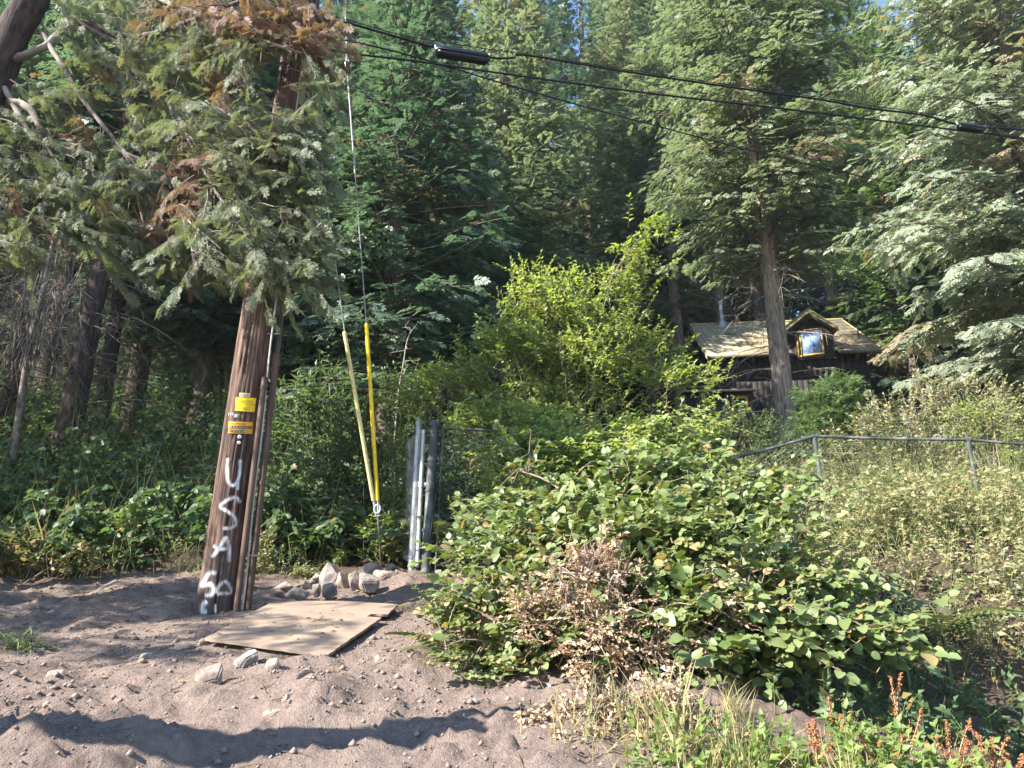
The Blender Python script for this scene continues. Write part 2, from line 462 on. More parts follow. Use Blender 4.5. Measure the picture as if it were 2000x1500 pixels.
# ------------------------------------------------------------------ the ground
def build_ground():
    xs = np.concatenate([-np.geomspace(400, 7.05, 46), np.arange(-7, 7.001, .032), np.geomspace(7.05, 400, 46)])
    ys = np.concatenate([[-60, -30, -12, -5, 0, 1.2], np.arange(1.6, 10.2, .032), np.geomspace(10.25, 400, 60)])
    X, Y = np.meshgrid(xs, ys)
    Z = gz(X, Y)
    ny, nx = X.shape
    i = np.arange(ny - 1)[:, None] * nx; j = np.arange(nx - 1)[None]
    F = np.stack([i + j, i + j + 1, i + nx + j + 1, i + nx + j], -1).reshape(-1, 4)
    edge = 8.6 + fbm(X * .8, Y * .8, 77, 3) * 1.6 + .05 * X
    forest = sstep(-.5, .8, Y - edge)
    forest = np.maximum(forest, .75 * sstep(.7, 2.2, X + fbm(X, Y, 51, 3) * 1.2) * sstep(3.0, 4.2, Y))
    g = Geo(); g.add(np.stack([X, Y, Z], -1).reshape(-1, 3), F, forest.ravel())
    tag(g.build('ground', M['dirt'], smooth=True), kind='structure')
build_ground()
def G3(x, y, dz=0): return np.array([x, y, float(gz(x, y)) + dz])
def on_ground(px, py, lo=2.2, hi=30):
    """first point of the ground seen through a pixel"""
    for Y in np.arange(lo, hi, .02):
        p = at(px, py, Y)
        if p[2] <= gz(p[0], p[1]): return np.array([p[0], p[1], float(gz(p[0], p[1]))])
    return at(px, py, hi)

# ------------------------------------------------------------------ the cabin
def build_cabin():
    O = np.array([7.09, 25.3, 5.4]); ang = -math.atan2(.6, 6.1)
    ex = np.array([cos(ang), sin(ang), 0]); ey = np.array([-sin(ang), cos(ang), 0])
    L = 6.13; ZE = 9.28 - O[2]; ZR = 11.95 - O[2]; RY = 3.6
    def hp(px, py, y):           # local (x, z) of a pixel on the plane local y
        d = at(px, py, 1.0); t = ((O + ey * y) @ ey) / (d @ ey); p = d * t - O
        return p @ ex, p[2]
    root = empty('cabin', O, 'dark brown wooden cabin with yellow shingled roof, gabled dormer and steel flue', 'cabin', rz=ang)
    mw = noise_mat('dark_board_siding', (.022, .019, .019), (.045, .039, .038), (6, 6, 1.5), 5, .8, .15, .004)
    my = noise_mat('yellow_window_paint', (.3, .195, .05), (.42, .29, .08), (9, 9, 9), 4, .5, .1, .002)
    mt = noise_mat('pale_yellow_trim', (.24, .205, .1), (.36, .31, .16), (9, 9, 9), 5, .7, .15, .003)
    # tiled roof: brick pattern of narrow shingle panels with needle stains
    mr, N, Lk, b = new_mat('yellow_shingles')
    tc = N.new('ShaderNodeTexCoord'); mp = N.new('ShaderNodeMapping'); Lk.new(tc.outputs['UV'], mp.inputs[0])
    br = N.new('ShaderNodeTexBrick'); br.offset = 0.0; br.inputs['Scale'].default_value = 1
    br.inputs['Brick Width'].default_value = .19; br.inputs['Row Height'].default_value = .42
    br.inputs['Mortar Size'].default_value = .008; br.inputs['Mortar Smooth'].default_value = .3
    br.inputs['Color1'].default_value = (.4, .36, .24, 1); br.inputs['Color2'].default_value = (.3, .27, .18, 1); br.inputs['Mortar'].default_value = (.13, .10, .05, 1)
    Lk.new(mp.outputs[0], br.inputs[0])
    n = N.new('ShaderNodeTexNoise'); n.inputs['Scale'].default_value = 1.1; n.inputs['Detail'].default_value = 7; Lk.new(tc.outputs['UV'], n.inputs[0])
    rp = N.new('ShaderNodeValToRGB'); rp.color_ramp.elements[0].position = .54; rp.color_ramp.elements[1].position = .68; Lk.new(n.outputs[0], rp.inputs[0])
    mx = N.new('ShaderNodeMix'); mx.data_type = 'RGBA'; mx.inputs[7].default_value = (.13, .075, .045, 1)
    Lk.new(rp.outputs[0], mx.inputs[0]); Lk.new(br.outputs[0], mx.inputs[6]); Lk.new(mx.outputs[2], b.inputs['Base Color']); setp(b, Roughness=.75)
    bp = N.new('ShaderNodeBump'); bp.inputs['Strength'].default_value = .6; bp.inputs['Distance'].default_value = .02; bp.invert = True
    Lk.new(br.outputs[1], bp.inputs['Height']); Lk.new(bp.outputs[0], b.inputs['Normal'])
    def uvroof(o, sx=1.0):
        me = o.data; uv = me.uv_layers.new(name='UVMap')
        co = np.zeros(len(me.vertices) * 3); me.vertices.foreach_get('co', co); co = co.reshape(-1, 3)
        li = np.zeros(len(me.loops), np.int32); me.loops.foreach_get('vertex_index', li)
        c = co[li]; uv.data.foreach_set('uv', np.stack([c[:, 0] * sx, c[:, 1] * 1.24], -1).astype(np.float32).ravel())
    # roof slabs in overlapping courses
    g = Geo(); nco = 9
    dx0, _ = hp(1538, 660, .4); dx1, _ = hp(1632, 660, .4)
    for side in (0, 1):
        for k in range(nco):
            t0, t1 = k / nco, (k + 1.06) / nco
            y0, y1 = t0 * RY, min(t1 * RY, RY)
            z0, z1 = ZE + (ZR - ZE) * t0 + .02, ZE + (ZR - ZE) * min(t1, 1) + .003
            segs = [(0, L)]
            if side == 0 and k < 2: segs = [(0, dx0 + .05), (dx1 - .05, L)]
            for a, c in segs:
                if side: Yf = lambda y: 2 * RY - y
                else: Yf = lambda y: y
                v = [[a, Yf(y0), z0], [c, Yf(y0), z0], [c, Yf(y1), z1], [a, Yf(y1), z1], [a, Yf(y0), z0 - .1], [c, Yf(y0), z0 - .1], [c, Yf(y1), z1 - .1], [a, Yf(y1), z1 - .1]]
                g.add(v, [[0, 1, 2, 3], [7, 6, 5, 4], [0, 4, 5, 1], [1, 5, 6, 2], [3, 7, 4, 0]])
    roof = g.build('roof', mr, root); uvroof(roof)
    g = Geo(); tube(g, [[-.02, RY, ZR + .03], [L + .02, RY, ZR + .03]], .06, 8, cap=True)
    g.build('ridge_cap', mt, roof)
    for x in (-.035, L + .005):
        for s in (0, 1):
            g = Geo()
            ya, yb = (0, RY) if not s else (2 * RY, RY)
            g.add([[x, ya, ZE - .16], [x + .03, ya, ZE - .16], [x + .03, yb, ZR - .13], [x, yb, ZR - .13], [x, ya, ZE + .03], [x + .03, ya, ZE + .03], [x + .03, yb, ZR + .06], [x, yb, ZR + .06]],
                  [[0, 1, 2, 3], [4, 5, 6, 7], [0, 1, 5, 4], [1, 2, 6, 5], [2, 3, 7, 6], [3, 0, 4, 7]])
            g.build('verge_board', mt, roof)
    # walls of vertical boards
    g = Geo(); wx0, wx1, wy0, wy1 = .4, L - .4, .6, 2 * RY - .6
    _, zb = hp(1500, 739, .6)
    xs = np.arange(wx0, wx1 - .01, .2)
    for x in xs:
        box(g, (x, wy0, -.8), (min(x + .188, wx1), wy0 + .03, zb - .0)); 
        box(g, (x, wy0 - .02, zb + .06), (min(x + .188, wx1), wy0 + .03, ZE + .36))
    box(g, (wx0 - .02, wy0 - .045, zb), (wx1 + .02, wy0 + .03, zb + .06))
    box(g, (wx0, wy0 + .03, -.8), (wx1, wy0 + .1, ZE + .36))
    box(g, (wx0, wy1 - .1, -.8), (wx1, wy1, ZE + .3))
    for x in (wx0, wx1 - .1):
        v = [(wy0 + .1, -.8), (wy1 - .1, -.8), (wy1 - .1, ZE + .3), (RY, ZR - .22), (wy0 + .1, ZE + .3)]
        a = [[x, p[0], p[1]] for p in v]; c = [[x + .1, p[0], p[1]] for p in v]
        g.add(a, [[0, 1, 2, 3, 4]]); g.add(c, [[0, 1, 2, 3, 4]])
        g.add(a + c, [[i, (i + 1) % 5, 5 + (i + 1) % 5, 5 + i] for i in range(5)])
    g.build('wall', mw, root)
    g = Geo()
    for x in np.linspace(.15, L - .15, 9):
        if not (dx0 < x < dx1):
            g = Geo(); box(g, (x - .035, .08, ZE - .19), (x + .035, .62, ZE - .03)); g.build('rafter', M['bark'], roof)
    # dormer
    fy = .42
    ax, az = hp(1577.5, 603, fy - .3); lx, lz = hp(1526, 641, fy - .3); rx, rz = hp(1637, 640, fy - .3)
    wl, _ = hp(1553, 660, fy); wr, _ = hp(1628, 660, fy); _, zbot = hp(1580, 702, fy)
    ez = min(lz, rz)
    dm = Geo(); midx = (wl + wr) / 2
    prism(dm, [(wl, zbot), (wr, zbot), (wr, ez + .05), (midx, az - .2), (wl, ez + .05)], fy, fy + .08)
    for x in (wl, wr - .06):
        box(dm, (x, fy + .08, zbot), (x + .06, 2.6, ez + .05))
    dorm = dm.build('dormer', mw, root)
    g = Geo()
    slope = (az - ez) / (ax - lx)
    for s in (-1, 1):
        ox = lx if s < 0 else rx
        v = [[ax, fy - .3, az], [ox, fy - .3, ez], [ox, 2.3, ez], [ax, 3.4, az]]
        v2 = [[p[0], p[1], p[2] - .07] for p in v]
        g.add(v + v2, [[0, 1, 2, 3], [4, 5, 6, 7], [0, 1, 5, 4], [1, 2, 6, 5], [2, 3, 7, 6]])
    dr = g.build('dormer_roof', mr, dorm); uvroof(dr)
    g = Geo()
    for s in (-1, 1):
        ox = lx if s < 0 else rx
        v = [[ax, fy - .335, az + .03], [ox, fy - .335, ez + .03], [ox, fy - .335, ez - .15], [ax, fy - .335, az - .17]]
        v2 = [[p[0], p[1] + .033, p[2]] for p in v]
        g.add(v + v2, [[0, 1, 2, 3], [4, 5, 6, 7], [0, 1, 5, 4], [2, 3, 7, 6], [1, 2, 6, 5]])
    g.build('fascia', mt, dorm)
    mglass, N, Lk, b = new_mat('window_glass'); b.inputs['Base Color'].default_value = (.05, .07, .09, 1); setp(b, Roughness=.04); b.inputs['Specular IOR Level'].default_value = 1.0
    b.inputs['Metallic'].default_value = .0
    mblue = noise_mat('blue_pane', (.05, .11, .28), (.3, .42, .62), (5, 5, 2.5), 3, .8, .3, .02)
    def window(x0, z0, x1, z1, y, fw, parent, name='window', tinted=False):
        g = Geo()
        box(g, (x0, y - .05, z0), (x0 + fw, y - .002, z1)); box(g, (x1 - fw, y - .05, z0), (x1, y - .002, z1))
        box(g, (x0 + fw, y - .05, z1 - fw), (x1 - fw, y - .002, z1)); box(g, (x0 + fw, y - .06, z0), (x1 - fw, y - .002, z0 + fw))
        f = g.build(name, my, parent)
        g = Geo(); box(g, (x0 + fw, y - .02, z0 + fw), (x1 - fw, y - .004, z1 - fw)); g.build('pane', mblue if tinted else mglass, f)
        return f
    x0, z1 = hp(1553, 648, fy); x1, z0 = hp(1610, 698, fy)
    wf = window(x0, z0 + .02, x1 - .04, z1, fy, .07, dorm)
    # sash swung a little open, its pane in blotchy blue
    sw = Geo(); a = radians(-13); W = x1 - x0 - .12; hx = x0 + .06
    R = np.array([[cos(a), -sin(a), 0], [sin(a), cos(a), 0], [0, 0, 1]])
    def sb(p, q, gg): box(gg, p, q, R=R, o=(x0 + .1, fy - .06, 0))
    h0, h1 = z0 + .04, z1 + .02
    for p, q in (((0, -.04, h0), (.055, 0, h1)), ((W - .055, -.04, h0), (W, 0, h1)), ((.055, -.04, h1 - .055), (W - .055, 0, h1)), ((.055, -.04, h0), (W - .055, 0, h0 + .055))): sb(p, q, sw)
    sash = sw.build('sash', my, dorm)
    g = Geo(); sb((.055, -.022, h0 + .055), (W - .055, -.018, h1 - .055), g)
    g.build('pane', mblue, sash)
    # storey windows
    for (pa, pb, pc, pd) in ((1522, 773, 1557, 823), (1612, 782, 1648, 838)):
        xa, za = hp(pa, pb, .6); xb, zc = hp(pc, pd, .6)
        window(xa, zc, xb, za, .6, .09, root)
    # porch with its own little roof
    xa, za = hp(1380, 766, -.9); xb, _ = hp(1476, 766, -.9)
    g = Geo()
    v = [[xa - .8, -1.2, za], [xb + .1, -1.2, za], [xb + .1, .555, za + .42], [xa - .8, .555, za + .42]]
    v2 = [[p[0], p[1], p[2] - .07] for p in v]
    g.add(v + v2, [[0, 1, 2, 3], [7, 6, 5, 4], [0, 4, 5, 1], [1, 5, 6, 2], [0, 3, 7, 4]])
    pr = g.build('porch_roof', mr, root); uvroof(pr)
    g = Geo()
    for x in np.arange(xa - .7, xb - .15, .2): box(g, (x, -.9, -1), (x + .188, -.86, za + .02))
    box(g, (xa - .7, -.86, -1), (xb - .08, -.8, za + .02)); box(g, (xb - .14, -.8, -1), (xb - .08, .595, za + .3))
    pw = g.build('porch', mw, root)
    xc, zc = hp(1436, 774, -.9); xd, zd = hp(1463, 806, -.9)
    window(xc - .15, zd, xd, zc, -.9, .1, pw)
    # flue and vent pipes
    fx, fz = hp(1411, 637, RY - .25); _, ft = hp(1411, 590, RY - .25)
    g = Geo(); tube(g, [[fx, RY - .25, ZR - .4], [fx, RY - .25, ft - .12]], .075, 16)
    fl = g.build('flue', M['steel'], root, smooth=True)
    g = Geo(); tube(g, [[fx, RY - .25, ft - .12], [fx, RY - .25, ft - .1], [fx, RY - .25, ft], [fx, RY - .25, ft + .01]], [.05, .1, .1, .04], 16); g.build('flue_cap', M['steel'], fl)
    g = Geo(); tube(g, [[fx, RY - .25, ZR - .3], [fx, RY - .25, ZR + .05]], [.2, .1], 16); g.build('flashing', M['steel'], fl)
    for (p, q0, q1, y) in ((1493, 678, 646, 1.2), (1533, 680, 655, .95), (1679, 668, 641, 1.5)):
        x, z = hp(p, q0, y); _, zt = hp(p, q1, y)
        g = Geo(); tube(g, [[x, y, z - .25], [x, y, zt]], .03, 8, cap=True); g.build('vent_pipe', M['post'], root)
    # fallen needles lying on the roof
    rng = np.random.default_rng(8); g = Geo(); n = 1100
    cx = np.concatenate([rng.normal(dx0 - .75, .5, n // 2), rng.normal(dx1 + .9, .7, n // 2)]); cyy = np.abs(np.concatenate([rng.normal(1.1, .75, n // 2), rng.normal(.8, .6, n // 2)]))
    k = (cx > .1) & (cx < L - .1) & (cyy < RY - .1) & ~((cx > dx0) & (cx < dx1)); cx, cyy = cx[k], cyy[k]
    P = O + cx[:, None] * ex + cyy[:, None] * ey + np.array([0, 0, 1]) * (ZE + (ZR - ZE) * cyy / RY + .05)[:, None]
    nv = ey * -(ZR - ZE) / RY + [0, 0, 1]
    D = rng.normal(size=(len(P), 3)) * [1, 1, .3]
    put(g, T_leaf(.12, .02, .05, 'quad'), P, D, np.tile(nv, (len(P), 1)) + rng.normal(size=(len(P), 3)) * .3, rng.uniform(.1, .28, len(P)), rng.uniform(0, .6, len(P)))
    tag(g.build('needle_litter', M['dryplant']), 'brown fallen needles lying on the cabin roof beside the dormer', 'needle litter', kind='stuff')
build_cabin()

# ------------------------------------------------------------------ utility pole, its hardware, graffiti and tags
PA = at(420, 1192, 6.5); PB = at(505, 600, 6.5)
PD = nrm(PB - PA)
def pole_r(s): return np.interp(s, [-1, 0, .3, 3, 12], [.165, .155, .15, .143, .105])
def on_pole(px, py, off=0.0):
    d = nrm(at(px, py, 1.0)); s = 1.0
    for _ in range(6):
        r = pole_r(s) + off
        dd = d - (d @ PD) * PD; m = -PA - ((-PA) @ PD) * PD
        a, b, c = dd @ dd, 2 * dd @ m, m @ m - r * r
        q = b * b - 4 * a * c
        t = (-b - math.sqrt(max(q, 0))) / (2 * a)
        s = (d * t - PA) @ PD
    return d * t
def build_pole():
    rng = np.random.default_rng(2)
    root = empty('utility_pole', PA, 'weathered brown wooden utility pole sprayed with white graffiti and carrying yellow number tags', 'utility pole')
    g = Geo(); nh, na = 420, 120
    S = np.linspace(-.6, 11.5, nh); th = np.arange(na) * 2 * pi / na
    A = nrm(np.cross(PD, [0, 1, 0])); B = np.cross(PD, A)
    TT, SS = np.meshgrid(th, S)
    n = fbm(TT * 9, SS * .9, 4, 3) + .5 * fbm(TT * 24, SS * 2.2, 9, 2)
    crack = np.maximum(0, .06 - np.abs(fbm(TT * 5 + .6 * vnoise(TT * 2, SS), SS * .35, 21, 2))) / .06
    rr = pole_r(SS) + n * .011 - crack * .012
    V = PA + SS[..., None] * PD + rr[..., None] * (np.cos(TT)[..., None] * A + np.sin(TT)[..., None] * B)
    i = np.arange(nh - 1)[:, None] * na; j = np.arange(na)[None]; k = (j + 1) % na
    F = np.stack([i + j, i + k, i + na + k, i + na + j], -1).reshape(-1, 4)
    g.add(V.reshape(-1, 3), F, np.clip(1 - crack * .85 - np.maximum(0, -n - .12) * 2.5, 0, 1).ravel())
    g.add(V[-1], [list(range(na))])
    m, N, Lk, b = new_mat('weathered_pole_wood')
    tc = N.new('ShaderNodeTexCoord')
    def noi(sc, det, ro=.6):
        mp = N.new('ShaderNodeMapping'); mp.inputs['Scale'].default_value = sc; Lk.new(tc.outputs['Object'], mp.inputs[0])
        q = N.new('ShaderNodeTexNoise'); q.inputs['Scale'].default_value = 1; q.inputs['Detail'].default_value = det; q.inputs['Roughness'].default_value = ro; Lk.new(mp.outputs[0], q.inputs[0]); return q
    n1, n2 = noi((70, 70, 2.2), 8, .7), noi((14, 14, 2.6), 5)
    r = N.new('ShaderNodeValToRGB'); e = r.color_ramp.elements
    e[0].position = .38; e[0].color = (.018, .012, .01, 1); e[1].position = .66; e[1].color = (.27, .175, .13, 1)
    x = e.new(.5); x.color = (.105, .06, .044, 1)
    ad = N.new('ShaderNodeMath'); ad.operation = 'MULTIPLY_ADD'; ad.inputs[1].default_value = .55; Lk.new(n1.outputs[0], ad.inputs[0])
    a2 = N.new('ShaderNodeMath'); a2.operation = 'MULTIPLY'; a2.inputs[1].default_value = .45; Lk.new(n2.outputs[0], a2.inputs[0]); Lk.new(a2.outputs[0], ad.inputs[2])
    Lk.new(ad.outputs[0], r.inputs[0])
    # darker, greyer towards the foot of the pole
    sx = N.new('ShaderNodeSeparateXYZ'); Lk.new(tc.outputs['Object'], sx.inputs[0])
    mr = N.new('ShaderNodeMapRange'); mr.inputs[1].default_value = .55; mr.inputs[2].default_value = .05; Lk.new(sx.outputs[2], mr.inputs[0])
    ml = N.new('ShaderNodeMath'); ml.operation = 'MULTIPLY'; Lk.new(mr.outputs[0], ml.inputs[0]); Lk.new(n2.outputs[0], ml.inputs[1])
    mx = N.new('ShaderNodeMix'); mx.data_type = 'RGBA'; mx.inputs[7].default_value = (.06, .056, .058, 1)
    Lk.new(ml.outputs[0], mx.inputs[0]); Lk.new(r.outputs[0], mx.inputs[6])
    tn = N.new('ShaderNodeAttribute'); tn.attribute_name = 'tint'; ts = N.new('ShaderNodeSeparateColor'); Lk.new(tn.outputs['Color'], ts.inputs[0])
    mk = N.new('ShaderNodeMix'); mk.data_type = 'RGBA'; mk.inputs[6].default_value = (.014, .01, .009, 1); Lk.new(ts.outputs[0], mk.inputs[0]); Lk.new(mx.outputs[2], mk.inputs[7]); Lk.new(mk.outputs[2], b.inputs['Base Color'])
    setp(b, Roughness=.8); b.inputs['Specular IOR Level'].default_value = .3
    bp = N.new('ShaderNodeBump'); bp.inputs['Strength'].default_value = 1; bp.inputs['Distance'].default_value = .012; Lk.new(ad.outputs[0], bp.inputs['Height']); Lk.new(bp.outputs[0], b.inputs['Normal'])
    shaft = g.build('shaft', m, root, PA, smooth=True)
    # spray paint: soft-edged ribbons lying on the wood
    mp_, N, Lk, b = new_mat('white_spray_paint')
    at_ = N.new('ShaderNodeAttribute'); at_.attribute_name = 'tint'; sp = N.new('ShaderNodeSeparateColor'); Lk.new(at_.outputs['Color'], sp.inputs[0])
    tc = N.new('ShaderNodeTexCoord'); q = N.new('ShaderNodeTexNoise'); q.inputs['Scale'].default_value = 60; q.inputs['Detail'].default_value = 5
    mpp = N.new('ShaderNodeMapping'); mpp.inputs['Scale'].default_value = (1, 1, .15); Lk.new(tc.outputs['Object'], mpp.inputs[0]); Lk.new(mpp.outputs[0], q.inputs[0])
    rp = N.new('ShaderNodeMapRange'); rp.inputs[1].default_value = .4; rp.inputs[2].default_value = .62; rp.inputs[3].default_value = .38; Lk.new(q.outputs[0], rp.inputs[0])
    mm = N.new('ShaderNodeMath'); mm.operation = 'MULTIPLY'; Lk.new(sp.outputs[0], mm.inputs[0]); Lk.new(rp.outputs[0], mm.inputs[1]); Lk.new(mm.outputs[0], b.inputs['Alpha'])
    b.inputs['Base Color'].default_value = (.66, .65, .63, 1); setp(b, Roughness=.7)
    def cpx(x, y): return (380 + x / 4.17, 860 + y / 4.17)
    strokes = [
        (6.5, [[(272, 140), (264, 240), (276, 335), (308, 368), (345, 345), (368, 260), (373, 150)], [(352, 330), (348, 408)]]),
        (6.5, [[(372, 512), (348, 472), (300, 470), (232, 510), (215, 548), (270, 580), (328, 630), (336, 685), (290, 715), (225, 716)]]),
        (7, [[(138, 958), (200, 875), (258, 778)], [(258, 778), (282, 880), (285, 1000)], [(148, 858), (205, 884), (278, 882)]]),
        (8, [[(182, 1088), (128, 1078), (84, 1140), (66, 1182), (128, 1172), (156, 1212), (132, 1262), (78, 1262)]]),
        (6.5, [[(178, 1252), (198, 1192), (250, 1150), (290, 1198), (288, 1244), (240, 1246), (178, 1252)]]),
        (9, [[(108, 1312), (74, 1335), (66, 1392), (104, 1396)]]),
        (5, [[(168, 1330), (172, 1408)]]),
    ]
    for wpx, polys in strokes:
        g = Geo()
        for li, pl in enumerate(polys):
            p = spline([cpx(*q) for q in pl], 14 * len(pl)); t = nrm(np.gradient(p, axis=0)); nn = np.stack([-t[:, 1], t[:, 0]], -1)
            offs = np.array([-1, -.6, -.25, .25, .6, 1.0]) * wpx * .88; al = np.array([0, .3, .95, .95, .3, 0])
            n_ = len(p); endf = np.minimum(1, np.minimum(np.arange(n_), np.arange(n_)[::-1]) / 3 + .1)
            V = np.array([[on_pole(*(p[a] + nn[a] * o), .0095 + .0006 * li) for o in offs] for a in range(n_)])
            i = np.arange(n_ - 1)[:, None] * 6; j = np.arange(5)[None]
            F = np.stack([i + j, i + j + 1, i + 7 + j, i + 6 + j], -1).reshape(-1, 4)
            g.add(V.reshape(-1, 3), F, (endf[:, None] * al[None]).ravel())
        o = g.build('graffiti', mp_, root, PA, smooth=True)
    # tags
    def plate(p0, p1, p2, p3, mat, off, name, nx=10, ny=3):
        """corner pixels tl, tr, br, bl"""
        g = Geo(); u = np.linspace(0, 1, nx); v = np.linspace(0, 1, ny)
        def P(a, c, o): 
            q = (np.array(p0) * (1 - a) + np.array(p1) * a) * (1 - c) + (np.array(p3) * (1 - a) + np.array(p2) * a) * c
            return on_pole(q[0], q[1], o)
        front = np.array([[P(a, c, off) for a in u] for c in v]); back = np.array([[P(a, c, off - .003) for a in u] for c in v])
        i = np.arange(ny - 1)[:, None] * nx; j = np.arange(nx - 1)[None]
        F = np.stack([i + j, i + j + 1, i + nx + j + 1, i + nx + j], -1).reshape(-1, 4)
        g.add(front.reshape(-1, 3), F); g.add(back.reshape(-1, 3), F[:, ::-1])
        for a, c in ((front[0], back[0]), (front[-1], back[-1]), (front[:, 0], back[:, 0]), (front[:, -1], back[:, -1])):
            n = len(a); g.add(np.vstack([a, c]), [[k, k + 1, n + k + 1, n + k] for k in range(n - 1)])
        return g.build(name, mat, root, PA)
    def text(body, rect, off, mat, parent, sheared=0, name='lettering'):
        """rect = (x0, y0, x1, y1) in pixels, mapped on the curved tag"""
        cu = bpy.data.curves.new('lettering', 'FONT'); cu.body = body; cu.resolution_u = 2
        ob = bpy.data.objects.new('lettering', cu); COL.objects.link(ob)
        dg = bpy.context.evaluated_depsgraph_get(); me = bpy.data.meshes.new_from_object(ob.evaluated_get(dg))
        bpy.data.objects.remove(ob)
        co = np.zeros(len(me.vertices) * 3); me.vertices.foreach_get('co', co); co = co.reshape(-1, 3)
        lo, hi = co.min(0), co.max(0); x0, y0, x1, y1 = rect
        fx = (co[:, 0] - lo[0]) / (hi[0] - lo[0]); fyv = (co[:, 1] - lo[1]) / (hi[1] - lo[1])
        V = np.array([on_pole(x0 + a * (x1 - x0) - sheared * (1 - c), y1 + c * (y0 - y1) + a * (x1 - x0) * .04, off) for a, c in zip(fx, fyv)]) - PA
        me.vertices.foreach_set('co', V.astype(np.float32).ravel()); me.materials.clear(); me.materials.append(mat)
        o = bpy.data.objects.new(name, me); COL.objects.link(o); o.parent = parent
        return o
    t = plate((467.5, 767), (488.5, 768), (487.5, 775.6), (466.5, 774.6), M['tag_w'], .012, 'number_tag'); t['label'] = 'small cream tag above the yellow ones'
    text('1400', (471.5, 768.7, 485.5, 773.8), .0135, M['ink'], t)
    t = plate((460.8, 775.6), (500.6, 777.4), (499.2, 790), (459.6, 787.6), M['tag_y'], .010, 'number_tag'); t['label'] = 'yellow tag stamped with a letter and digits'
    text('N6036', (466, 780.4, 494, 786.2), .0115, M['ink_o'], t)
    t = plate((460.0, 788), (499.0, 790.6), (497.4, 805.0), (458.6, 802.0), M['tag_y'], .013, 'number_tag'); t['label'] = 'bent yellow tag below its twin'
    text('467', (473, 794, 489.5, 800.6), .0145, M['ink_o'], t)
    t = plate((447.0, 823.2), (494.8, 824.2), (492.6, 847.4), (444.8, 846.0), M['tag_o'], .011, 'number_tag'); t['label'] = 'orange tag with two rows of dark digits'
    text('PACIFICORP', (450.5, 825.6, 480, 829.4), .0125, M['ink'], t)
    for k, ch in enumerate('06240004'):
        x = 449.2 + k * 5.5
        tl = plate((x, 831.2 + k * .12), (x + 4.9, 831.3 + k * .12), (x + 4.8, 837.0 + k * .12), (x - .1, 836.9 + k * .12), M['ink'], .0125, 'digit_tile', 3, 2); bpy.data.objects[tl.name].parent = t
        text(ch, (x + .9, 832.2 + k * .12, x + 4.0, 836.0 + k * .12), .0137, M['tag_w'], t)
    for k, ch in enumerate('208501'):
        x = 448.4 + k * 5.5
        tl = plate((x, 839.0 + k * .12), (x + 4.9, 839.1 + k * .12), (x + 4.8, 844.6 + k * .12), (x - .1, 844.5 + k * .12), M['ink'], .0125, 'digit_tile', 3, 2); bpy.data.objects[tl.name].parent = t
        text(ch, (x + .9, 840 + k * .12, x + 4.0, 843.8 + k * .12), .0137, M['tag_w'], t)
    for (x, y, r) in ((461.5, 812.5, 4.0), (468, 853, 4.1), (467, 864.5, 3.5)):
        c = on_pole(x, y, .004); q = on_pole(x, y, .02); n_ = nrm(q - c); g = Geo()
        tube(g, [c - n_ * .004, c + n_ * .008, c + n_ * .012, c + n_ * .0125], np.array([1, 1, .7, .05]) * r * .0044, 14)
        g.build('cap_nail', M['white'], root, PA)
    # white chalk dashes
    g = Geo()
    for x in (448, 452, 455.5):
        tube(g, [on_pole(x, 806, .003), on_pole(x - 1.2, 811.5, .003)], .0035, 6, cap=True)
    g.build('paint_dash', M['white'], root, PA)
    # conduits and mouldings stand along the pole, on its far side from the graffiti
    def riser(pxa, pya, pxb, pyb, Y, r, mat, name, s0=0, s1=None, caps=True):
        a, c = at(pxa, pya, Y), at(pxb, pyb, Y); d = nrm(c - a); ln = np.linalg.norm(c - a)
        g = Geo(); n = 24; P = a + d * np.linspace(s0, ln if s1 is None else s1, n)[:, None]
        tube(g, P, r, 14, cap=caps); return g, a, d, ln
    g, a, d, ln = riser(483, 1196, 540, 696, 6.50, .031, None, '')
    tube(g, [a + d * (ln - .1), a + d * (ln + .02)], .037, 14, cap=True)
    for f in (.14, .47, .78): tube(g, [a + d * ln * f, a + d * (ln * f + .03)], .036, 14, cap=True)
    con = g.build('conduit', M['conduit_rust'], root, PA, smooth=False)
    g = Geo(); P = a + d * np.linspace(ln + .02, ln + 6.5, 20)[:, None] + np.array([.004, 0, 0]); tube(g, P, .026, 14, cap=True); g.build('conduit', M['conduit'], root, PA)['label'] = 'black upper conduit'
    g, a, d, ln = riser(461, 1200, 517.5, 737, 6.40, .026, None, '')
    tube(g, [a + d * (ln - .12), a + d * (ln - .09)], .03, 12, cap=True)
    g.build('conduit', M['conduit_rust'], root, PA)['label'] = 'slim rusty conduit against the wood'
    g = Geo(); a, c = at(473, 1192, 6.42), at(537, 600, 6.42); d = nrm(c - a); ln = np.linalg.norm(c - a)
    q = np.linspace(0, ln + 5, 40); P = a + d * q[:, None] + np.array([1, 0, 0]) * (.004 * np.sin(q * 5))[:, None]; tube(g, P, .0085, 8)
    g.build('ground_wire_moulding', M['molding'], root, PA)
    # clods of earth heaped at the foot are part of the ground; hardware straps
    g = Geo(); c2 = at(540, 652, 6.45); tube(g, [c2 - [.09, 0, 0], c2, c2 + [.035, -.0, 0]], .006, 6, cap=True); g.build('strap', M['wire'], root, PA)
    g = Geo(); c2 = at(497, 1085, 6.45); tube(g, [c2 - [.05, 0, 0], c2, c2 + [.035, -.0, 0]], .008, 6, cap=True)
    g.build('strap', M['wire'], root, PA)
build_pole()

